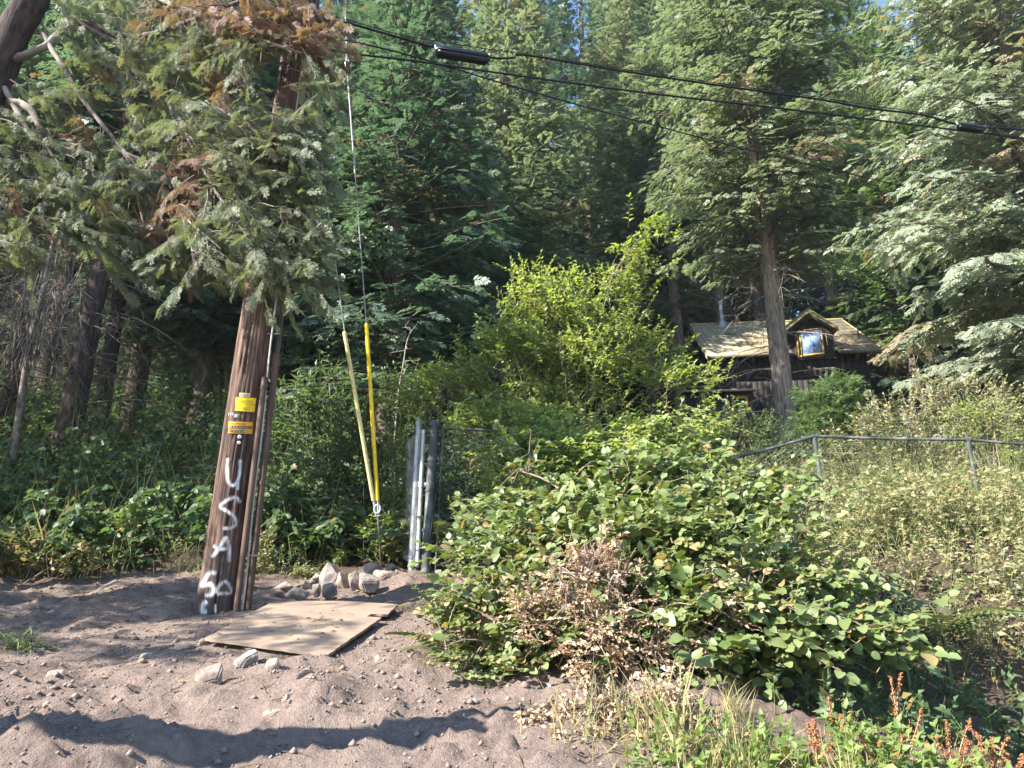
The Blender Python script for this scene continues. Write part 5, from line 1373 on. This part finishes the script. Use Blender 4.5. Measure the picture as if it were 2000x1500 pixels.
def build_shrubs():
    # upper bright shrub behind the fence
    b = on_ground(1110, 990, 8, 12); b = np.array([at(1110, 800, 9.2)[0], 9.2, 0]); b[2] = gz(b[0], b[1])
    Y = 9.2
    shrub('cherry_shrub', 'tall bright yellow-green shrub behind the fence, its top catching the sun', 'shrub', b,
          [lobe(1090, 640, 150, 85, Y), lobe(1030, 740, 170, 80, Y), lobe(1190, 720, 140, 110, Y), lobe(965, 690, 75, 60, Y - .2), lobe(1120, 570, 120, 50, Y), lobe(1255, 555, 50, 55, Y), lobe(1255, 480, 26, 45, Y, 1500), lobe(1285, 440, 14, 22, Y, 500), lobe(1020, 545, 40, 40, Y, 1300),
           lobe(790, 775, 75, 16, Y - .3, 2600), lobe(870, 740, 60, 35, Y - .2, 2700), lobe(1320, 745, 80, 50, Y - .4, 3000), lobe(1140, 850, 180, 70, Y - .9), lobe(980, 830, 100, 60, Y - .9), lobe(1230, 640, 60, 60, Y, 3500), lobe(1400, 720, 30, 25, Y - .5, 700),
           lobe(1040, 930, 100, 80, 7.6), lobe(1190, 900, 140, 70, 7.5), lobe(1330, 850, 100, 60, 7.6), lobe(1100, 1010, 110, 50, 7.2, 4000), lobe(1025, 890, 45, 50, 7.5, 3000), lobe(1020, 990, 50, 50, 7.2, 3500)],
          2700, LM, .09, 'cherry', 3, 10, .4, .4, .05, bias=(0, -.2, -.02), stems=22, sr=.018, connect=.12, clump=(320, .16, .085))
    # big hazel in front
    b = at(1290, 1230, 5.2); b[2] = gz(b[0], b[1])
    shrub('hazel_shrub', 'big round-leaved hazel shrub hiding the fence in the middle, boughs drooping over the bank', 'shrub', b,
          [lobe(1290, 970, 160, 70, 5.9), lobe(1130, 1040, 150, 70, 5.6), lobe(1360, 925, 120, 60, 6.2), lobe(1030, 960, 90, 55, 6.6, 3500), lobe(960, 1010, 50, 40, 6.4, 1500), lobe(1470, 895, 55, 35, 6.3, 1500), lobe(1000, 890, 60, 40, 6.9, 1500), lobe(1430, 990, 120, 70, 5.6), lobe(1290, 1060, 180, 60, 5.2),
           lobe(1470, 1085, 150, 40, 4.9), lobe(1600, 1130, 110, 25, 4.8), lobe(1010, 1080, 100, 50, 5.3), lobe(1450, 1030, 90, 18, 4.9, 2500), lobe(1500, 950, 50, 40, 6)],
          1050, LR, .082, 'hazel', 4, 10, .38, .45, .08, stems=24, sr=.015, bias=(0, -.25, .0), clump=(95, .2, .055))
    b = at(1420, 1290, 4.8); b[2] = gz(b[0], b[1])
    shrub('hazel_shrub', 'low spreading hazel with pale sunlit leaves along its drooping branches, above the dark hollow', 'shrub', b,
          [lobe(1430, 1190, 160, 45, 4.5), lobe(1560, 1215, 130, 40, 4.4), lobe(1650, 1240, 60, 18, 4.4, 1800), lobe(1330, 1240, 150, 60, 4.6), lobe(1480, 1280, 130, 35, 4.5), lobe(1540, 1170, 90, 25, 4.7), lobe(1400, 1140, 140, 40, 4.7), lobe(1300, 1170, 120, 60, 4.6)],
          400, LR, .088, 'hazel', 5, 9, .4, .5, .1, stems=16, bias=(.2, -.25, 0), clump=(42, .19, .045))
    b = at(990, 1290, 4.75); b[2] = gz(b[0], b[1])
    shrub('hazel_shrub', 'small leafy hazel clump spilling over the dirt edge beside the rubble', 'shrub', b,
          [lobe(960, 1190, 80, 60, 4.8), lobe(1040, 1200, 90, 70, 4.7), lobe(920, 1250, 60, 45, 4.7), lobe(1100, 1230, 90, 60, 4.6), lobe(1010, 1280, 80, 25, 4.6), lobe(1060, 1140, 110, 40, 4.9)],
          250, LR, .07, 'hazel', 6, 9, .32, .45, .2, stems=14, sr=.009, bias=(-.1, -.25, .05), clump=(40, .13, .06))
    # dry brown plant
    b = at(1200, 1330, 4.35); b[2] = gz(b[0], b[1])
    shrub('withered_shrub', 'withered tan and rust-brown shrub hanging in front of the hazel', 'dead shrub', b,
          [lobe(1160, 1100, 60, 28, 4.5, 2200), lobe(1110, 1150, 100, 45, 4.4, 2500), lobe(1190, 1200, 90, 60, 4.35, 3200), lobe(1270, 1250, 110, 35, 4.3, 2600), lobe(1320, 1310, 60, 45, 4.25, 1800), lobe(1060, 1210, 90, 50, 4.4, 1300), lobe(1200, 1310, 90, 60, 4.2, 1800), lobe(1400, 1200, 70, 30, 4.3, 700)],
          300, LM, .045, 'dryplant', 7, 13, .26, .9, .3, stems=9, sr=.004, wood='stem', updir=.5, bias=(0, -.1, -.1), connect=.04, clump=(70, .08, .08))
    b = at(1170, 1300, 4.5); b[2] = gz(b[0], b[1])
    shrub('seed_head_plant', 'fluffy rust-brown seed heads crowning the withered tan shrub', 'dead plant', b, [lobe(1160, 1085, 65, 18, 4.45, 10), lobe(1130, 1110, 60, 25, 4.4, 6), lobe(1210, 1105, 40, 22, 4.4, 5), lobe(1150, 1180, 40, 50, 4.35, 4), lobe(1290, 1255, 50, 20, 4.25, 4)],
          150, LN, .02, 'rustplant', 77, 24, .2, .2, .1, stems=12, sr=.004, wood='deadtwig', updir=.2)
    b = at(1190, 1440, 3.75); b[2] = gz(b[0], b[1])
    shrub('withered_shrub', 'clump of thin dry stems with shrivelled leaves at the foot of the bank', 'dead shrub', b,
          [lobe(1100, 1390, 80, 40, 3.8), lobe(1200, 1380, 90, 45, 3.8), lobe(1290, 1370, 60, 50, 3.8), lobe(1180, 1440, 110, 30, 3.6)],
          170, LM, .04, 'dryplant', 8, 11, .24, .4, .1, stems=22, sr=.003, wood='stem', updir=.3)
    # osoberry thicket behind the rocks
    b = at(620, 1090, 9.6); b[2] = gz(b[0], b[1])
    shrub('osoberry_shrub', 'tall dark shrub of long drooping leaves behind the rock pile and conduit', 'shrub', b,
          [lobe(600, 930, 90, 60, 9.4), lobe(640, 830, 90, 70, 9.8), lobe(580, 800, 60, 70, 9.8), lobe(690, 900, 70, 90, 9.8), lobe(620, 1010, 110, 60, 9.3), lobe(640, 740, 60, 40, 10), lobe(560, 1000, 50, 60, 9.3)],
          430, LN, .15, 'osoberry', 9, 9, .45, .3, .03, stems=14, bias=(0, -.1, .2))
    b = at(770, 1090, 9.3); b[2] = gz(b[0], b[1])
    shrub('vine_shrub', 'light green vines climbing around the anchor rod beside the gate', 'vine', b,
          [lobe(775, 1000, 35, 90, 8.9), lobe(760, 1050, 40, 40, 8.7), lobe(740, 1030, 40, 30, 8.6), lobe(790, 920, 20, 60, 9.0), lobe(770, 860, 40, 40, 9.6)],
          110, LM, .075, 'bramble', 10, 9, .3, .2, .1, stems=10, sr=.008)
    b = at(760, 940, 10.6); b[2] = gz(b[0], b[1])
    shrub('hazel_shrub', 'shaded leafy shrub behind the guy wires, half lit towards the gate', 'shrub', b,
          [lobe(760, 840, 90, 60, 10.4), lobe(860, 800, 90, 60, 10.2), lobe(800, 740, 70, 40, 10.4), lobe(880, 900, 80, 70, 10.0), lobe(720, 930, 50, 60, 10.2), lobe(870, 1000, 60, 60, 9.4)],
          380, LM, .085, 'under', 11, 10, .45, .2, .04, stems=12)
    # bare branching sapling
    g = Geo(); b = at(770, 860, 10.3); b[2] = gz(b[0], b[1]); rng = np.random.default_rng(3)
    mainp = spline([b, at(775, 800, 10.2), at(788, 710, 10.1), at(797, 660, 10.1), at(815, 632, 10.1)], 24); tube(g, mainp, np.linspace(.017, .004, 24), 6, .8)
    for (k, x, y) in ((18, 785, 640), (14, 760, 690), (20, 800, 625), (12, 812, 700), (15, 805, 680), (10, 755, 735), (9, 820, 745), (7, 740, 760)):
        tube(g, spline([mainp[k], (mainp[k] + at(x, y, 10.1)) / 2 + rng.normal(size=3) * .04, at(x, y, 10.1)], 7), np.linspace(.007, .002, 7), 4, .8)
    tag(g.build('bare_sapling', M['deadtwig'], None, b), 'bare pale sapling with forked twigs behind the yellow guy guard', 'sapling')
    # thicket right of the cabin and in front of it
    b = at(1640, 860, 17); b[2] = gz(b[0], b[1])
    shrub('feathery_sapling', 'feathery green sapling with fern-like leaves growing before the cabin wall', 'sapling', b,
          [lobe(1640, 770, 45, 35, 17), lobe(1610, 810, 50, 35, 16.8), lobe(1660, 820, 40, 40, 17), lobe(1650, 735, 14, 16, 17, 400), lobe(1575, 765, 28, 12, 16.8, 500)],
          190, SPRAYS_LONG[0], .34, 'bright', 12, 5, .5, .3, .0, stems=7)
    for k, (lab, bx, Y, lbs, mt, sz, n, sd) in enumerate((
        ('sunlit pale thicket of arching twigs below the pale spruce', 1800, 12.2, [(1780, 810, 120, 50), (1900, 790, 110, 60), (1700, 850, 90, 40), (1840, 740, 60, 30), (1980, 830, 80, 80), (1760, 880, 130, 30), (1900, 870, 110, 40)], 'weeds', .085, 560, 13),
        ('dark leafy shrub at the foot of the great cedar trunk', 1470, 15.5, [(1450, 850, 60, 40), (1490, 830, 40, 30), (1560, 860, 60, 25), (1400, 820, 60, 40), (1610, 880, 50, 25), (1500, 895, 90, 25)], 'under', .1, 300, 14),
        ('yellow-green shrub behind the top rail near the frame edge', 1950, 11, [(1930, 800, 60, 40), (1990, 870, 60, 50), (1880, 830, 40, 40)], 'cherry', .07, 160, 15))):
        b = at(bx, 900, Y); b[2] = gz(b[0], b[1])
        shrub('thicket_shrub', lab, 'shrub', b, [lobe(*q, Y) for q in lbs], n, LM, sz, mt, sd, 10, .5, .2, .08, stems=14, wood='deadtwig' if mt == 'weeds' else 'stem')
    # brownish low plant at the far edge of the dirt, small sprig, tufts
    for lab, (bx, by), lbs, Y, mt, sz, n, sd in (
        ('low yellowing bracken-like plant at the back edge of the dirt', (80, 1110), [(60, 1075, 70, 30), (130, 1085, 60, 25), (20, 1060, 40, 35), (180, 1065, 25, 18)], 8.6, 'dryplant', .1, 0, 16),
        ('small sprig of bright leaves standing out before the dark undergrowth', (255, 1100), [(250, 1015, 25, 12), (275, 1000, 20, 12), (240, 1005, 14, 8)], 8.7, 'bramble', .085, 22, 17),
        ('pale green low weeds between the conduit and the rock pile', (510, 1140), [(510, 1105, 30, 35), (555, 1120, 40, 18), (590, 1130, 25, 12), (515, 1060, 20, 40), (600, 1115, 30, 15)], 8.5, 'weeds', .05, 150, 18),
        ('small plant with a few yellow leaves beside the tall pointed rock', (660, 1120), [(655, 1085, 22, 20), (640, 1110, 18, 14)], 8.8, 'bramble', .06, 26, 19),
        ('little green weeds sprouting on the rubble near the gate', (850, 1190), [(850, 1185, 30, 14), (880, 1172, 25, 12), (840, 1200, 20, 8)], 6.3, 'weeds', .035, 60, 20),
        ('tiny weed tuft alone on the bare dirt near the frame edge', (35, 1268), [(32, 1255, 28, 12), (65, 1265, 20, 6)], 5.2, 'under', .03, 45, 21),
        ('leafy plant growing through the fence mesh beside the end post', (900, 1060), [(880, 1060, 40, 50), (930, 1010, 50, 40), (960, 900, 60, 30), (900, 1100, 30, 25), (940, 1090, 50, 30)], 8.6, 'weeds', .06, 150, 22)):
        b = at(bx, by, Y); b[2] = gz(b[0], b[1])
        if mt == 'dryplant':
            shrub('yellowing_plant', lab, 'plant', b, [lobe(*q, Y) for q in lbs], 90, LM, sz, 'fern', sd, 8, .4, .4, .35, stems=10, sr=.008)
        else: shrub('weed_plant', lab, 'plant', b, [lobe(*q, Y) for q in lbs], n, LM, sz, mt, sd, 8, .22, .2, .1, stems=6, sr=.005, wood='greenstem')
build_shrubs()

def build_ferns():
    F = T_fern(); rng = np.random.default_rng(15)
    for lab, px, py, Y, n, ln in (('green fern behind the mesh next to the end post', 872, 1010, 8.6, 9, .75), ('arching fern low behind the fence mesh', 930, 1090, 8.4, 10, .7), ('feathery fern drooping at the edge of the dark hollow', 1830, 1170, 5.6, 9, .6),
                               ('pale grey-green fern at the dirt edge under the small hazel clump', 880, 1260, 4.9, 9, .4), ('shaded fern deep beneath the drooping hazel branches', 1760, 1240, 5.0, 7, .42)):
        b = at(px, py, Y); g = Geo(); a = np.arange(n) * 2 * pi / n + rng.uniform(-.3, .3, n); zg = float(gz(b[0], b[1])); b[2] = max(zg, b[2] - ln * .45) if b[2] > zg else zg
        D = np.stack([np.cos(a), np.sin(a), np.full(n, .35) + rng.uniform(-.2, .4, n)], -1)
        put(g, F, np.tile(b, (n, 1)), D, np.tile([0, 0, 1.0], (n, 1)) + rng.normal(size=(n, 3)) * .15, ln * rng.uniform(.75, 1.15, n), np.stack([rng.uniform(.2, .9, n), rng.uniform(0, .25, n)], 1))
        tube(g, [[b[0], b[1], zg - .05], b], [.02, .012], 6)
        tag(g.build('fern', M['fern'], None, b), lab, 'fern', 'ferns')
build_ferns()

# ------------------------------------------------------------------ red dock spikes
def build_dock():
    rng = np.random.default_rng(25)
    seed_T = (np.array([[0, 0, 0], [.5, .4, .1], [0, 1, 0], [-.5, .4, .1], [0, .5, .5]]), np.array([[0, 1, 4], [1, 2, 4], [2, 3, 4], [3, 0, 4]]))
    for lab, px, top, Y, hgt in (
        ('rust-red dock spike standing tallest above the brambles', 1738, 1320, 3.5, .52), ('rust-red branching dock before the pale grass, nearest the hazel', 1618, 1362, 3.45, .45), ('rust-red dock spike alone against the dark hollow', 1848, 1408, 3.3, .4),
        ('short red dock close to the frame corner', 1938, 1440, 3.25, .34), ('short red dock stalks at the lower edge between the two tall spikes', 1715, 1450, 3.2, .3), ('faint reddish dock sprig half hidden in the brambles', 1590, 1405, 3.35, .3), ('thin red dock sprig beside the one in the frame corner', 1965, 1470, 3.2, .25)):
        tp = at(px, top, Y); zg = float(gz(tp[0], tp[1])); b = np.array([tp[0] + rng.normal(0, .02), Y, min(zg, tp[2] - hgt)]); root = empty('dock_plant', b, lab, 'dock plant', 'red dock plants')
        St, Sd, Lf = Geo(), Geo(), Geo(); P, D, S = [], [], []; full = tp[2] - b[2]
        axes = [(b, tp)] + [(b + (tp - b) * f, b + (tp - b) * f + np.array([rng.uniform(-.13, .13), rng.uniform(-.06, .06), rng.uniform(.12, .22)]) * hgt / .45) for f in rng.uniform(1 - hgt * .8 / full, 1 - hgt * .35 / full, 6)]
        for i, (p, q) in enumerate(axes):
            c = spline([p, (p + q) / 2 + rng.normal(size=3) * .008, q], 10); tube(St, c, np.linspace(.006 if i == 0 else .003, .0015, 10), 5, .5)
            ln = np.linalg.norm(q - p); n = int(240 if i == 0 else 90)
            t = 1 - rng.uniform(0, 1, n) ** 1.2 * (min(1, hgt * .75 / ln) if i == 0 else .85)
            for tt in t:
                o = c[int(tt * 9)] * (1 - (tt * 9) % 1) + c[min(9, int(tt * 9) + 1)] * ((tt * 9) % 1); u = nrm(rng.normal(size=3)); P.append(o + u * .011 * (1.15 - tt)); D.append(u + [0, 0, -.4]); S.append(rng.uniform(.006, .012))
        n = len(P); put(Sd, seed_T, np.array(P), np.array(D), np.tile([0, 0, 1.0], (n, 1)) + rng.normal(size=(n, 3)) * .4, np.array(S), np.stack([rng.uniform(0, 1, n), rng.uniform(0, .15, n)], 1))
        acc = []
        for k in range(7):
            f = 1 - hgt / full * rng.uniform(.3, 1.2); acc.append((b + (tp - b) * f, nrm(rng.normal(size=3) * [1, 1, .3] + [0, 0, .2]), np.array([0, 0, 1.0]) + rng.normal(size=3) * .3, rng.uniform(.05, .11), rng.uniform(0, 1), rng.uniform(0, .6)))
        flush(Lf, LN, acc)
        St.build('stem', M['dryplant'], root, b); Sd.build('seed_head', M['dock'], root, b); Lf.build('leaves', M['bramble'], root, b)
build_dock()

# ------------------------------------------------------------------ ground cover nobody could count
def cover(name, label, n, xy, hrange, T, size, mat, seed, per=9, stem='greenstem', lean=.6, dry=.05, hang=.55, updir=.8, keep=None, top=.3):
    rng = np.random.default_rng(seed); g = Geo(); acc = []
    X, Y = xy(rng, n)
    for x, y in zip(X, Y):
        h = rng.uniform(*hrange(x, y)); b = np.array([x, y, float(gz(x, y)) - .03]); d = nrm(np.array([rng.normal(0, lean), rng.normal(0, lean), 1]))
        l = h * (1 - top); p0 = b + d * h * top
        leafy_twig(g, p0, d, l, per, size, rng, acc, hang, .5 + rng.uniform(-.3, .3), dry, updir)
        tube(g, [b, p0, p0 + d * l * .9], [.0035, .0028, .001], 3, .5, 1)
    flush(g, T, acc, 0)
    return tag(g.build(name, [M[mat], M[stem]]), label, name.replace('_', ' '), kind='stuff')

def build_cover():
    edge = lambda x: 8.7 - .05 * x + 1.0 * vnoise(np.asarray(x) * .8, np.asarray(x) * 0 + 3)
    def left(rng, n):
        x = rng.uniform(-16, .6, n); y = edge(x) + rng.uniform(0, 1, n) ** 1.5 * 12; k = (np.abs(x / y) < .9); return x[k], y[k]
    cover('undergrowth', 'dark leafy undergrowth filling the slope beyond the dirt', 4200, left, lambda x, y: (.6, 1.4 + min(2.0, max(0, y - 9) * .4)), LR, .115, 'under', 71, 14, dry=.03, hang=.8)
    def left2(rng, n):
        x = rng.uniform(-9, .2, n); y = edge(x) + rng.uniform(-.2, .9, n); return x, y
    cover('edge_weeds', 'low weeds and small leaves along the back edge of the dirt', 420, left2, lambda x, y: (.12, .5), LM, .06, 'under', 72, 9, dry=.15)
    def right(rng, n):
        x = rng.uniform(1.6, 9, n); y = rng.uniform(5.7, 11.5, n); k = (x / y < .85) & (x > 1.2 + .1 * (8 - y)); return x[k], y[k]
    cover('weedy_bank', 'pale dry weeds and leafy bramble covering the sunny bank below the top rail', 3300, right, lambda x, y: (.35, 1.1), LM, .06, 'weeds', 73, 17, dry=.2, hang=.7)
    def behind(rng, n):
        x = rng.uniform(.5, 15, n); y = rng.uniform(9.2, 22, n); k = (x / y < .85); return x[k], y[k]
    cover('undergrowth', 'green undergrowth on the slope between the fence and the cabin', 2000, behind, lambda x, y: (.5, 1.3), LM, .1, 'under', 74, 11, dry=.08)
    def bank2(rng, n):
        x = rng.uniform(3.2, 7.2, n); y = rng.uniform(7.3, 8.35, n); return x, y
    cover('fence_weeds', 'tall pale weeds growing up against the top rail', 460, bank2, lambda x, y: (.7, 1.35), LM, .07, 'weeds', 78, 13, dry=.22, lean=.35)
    def bank3(rng, n):
        x = rng.uniform(3.0, 11, n); y = rng.uniform(8.8, 12.5, n); k = x / y < .85; return x[k], y[k]
    cover('sunlit_brush', 'sunlit tangled brush on the slope just beyond the top rail', 1100, bank3, lambda x, y: (.9, 1.9), LM, .075, 'weeds', 79, 14, dry=.12, lean=.5)
    def brm(rng, n):
        x = rng.uniform(.15, 3.2, n); y = rng.uniform(2.7, 3.55, n); k = (x > .35 + .3 * (y - 3)) & (x < 1.75 + 1.2 * (3.45 - y)) ; return x[k], y[k]
    cover('brambles', 'light green bramble and weed leaves along the foot of the bank', 520, brm, lambda x, y: (.1, .27), LM, .055, 'bramble', 75, 9, dry=.1)
    def hollow(rng, n):
        x = rng.uniform(1.3, 5, n); y = rng.uniform(3.9, 5.6, n); return x, y
    cover('hollow_plants', 'shaded leafy plants lining the dark hollow under the bank', 420, hollow, lambda x, y: (.1, .35), LM, .065, 'under', 76, 10, dry=.15)
    # grass blades
    rng = np.random.default_rng(81); g = Geo(); P, D, S, C = [], [], [], []
    for (px, py, sx, sy, Y, n, h) in ((1310, 1450, 60, 40, 3.5, 90, .3), (1430, 1470, 90, 30, 3.3, 130, .2), (1500, 1440, 100, 30, 3.4, 90, .17), (1180, 1470, 130, 40, 3.5, 60, .25), (1650, 1490, 120, 30, 3.1, 160, .16), (200, 1110, 200, 15, 8.6, 60, .25), (1430, 1400, 25, 15, 3.7, 160, .14), (380, 1110, 60, 10, 8.7, 120, .3), (100, 1010, 100, 40, 9.2, 100, .7)):
        for _ in range(n):
            p = at(px + rng.normal(0, sx * .5), py, Y + rng.normal(0, .16)); P.append([p[0], p[1], float(gz(p[0], p[1])) - .01]); D.append([rng.normal(0, .4), rng.normal(0, .4), 1]); S.append(h * rng.uniform(.5, 1.3)); C.append((rng.uniform(0, 1), rng.uniform(0, 1) if rng.uniform() < .4 else 0))
    w_ = .016
    B_ = (np.array([[-w_, 0, 0], [w_, 0, 0], [-w_ * .8, .5, .06], [w_ * .8, .5, .06], [0, 1, .3]]), np.array([[0, 1, 3], [0, 3, 2], [2, 3, 4]]))
    put(g, B_, np.array(P), np.array(D), rng.normal(size=(len(P), 3)), np.array(S), np.array(C))
    tag(g.build('grass', M['straw']), 'dry straw-coloured grass blades at the foot of the bank and the back of the dirt', 'grass', kind='stuff')
build_cover()

# ------------------------------------------------------------------ thin air haze between the trees
def build_haze():
    g = Geo(); box(g, (-90, -8, -4), (90, 75, 48))
    m = bpy.data.materials.new('haze'); m.use_nodes = True; N = m.node_tree.nodes; N.remove(N['Principled BSDF'])
    v = N.new('ShaderNodeVolumePrincipled'); v.inputs['Color'].default_value = (.75, .87, 1, 1); v.inputs['Density'].default_value = .0004; v.inputs['Anisotropy'].default_value = .2
    m.node_tree.links.new(v.outputs[0], N['Material Output'].inputs['Volume'])
    tag(g.build('haze', m), kind='stuff')
build_haze()
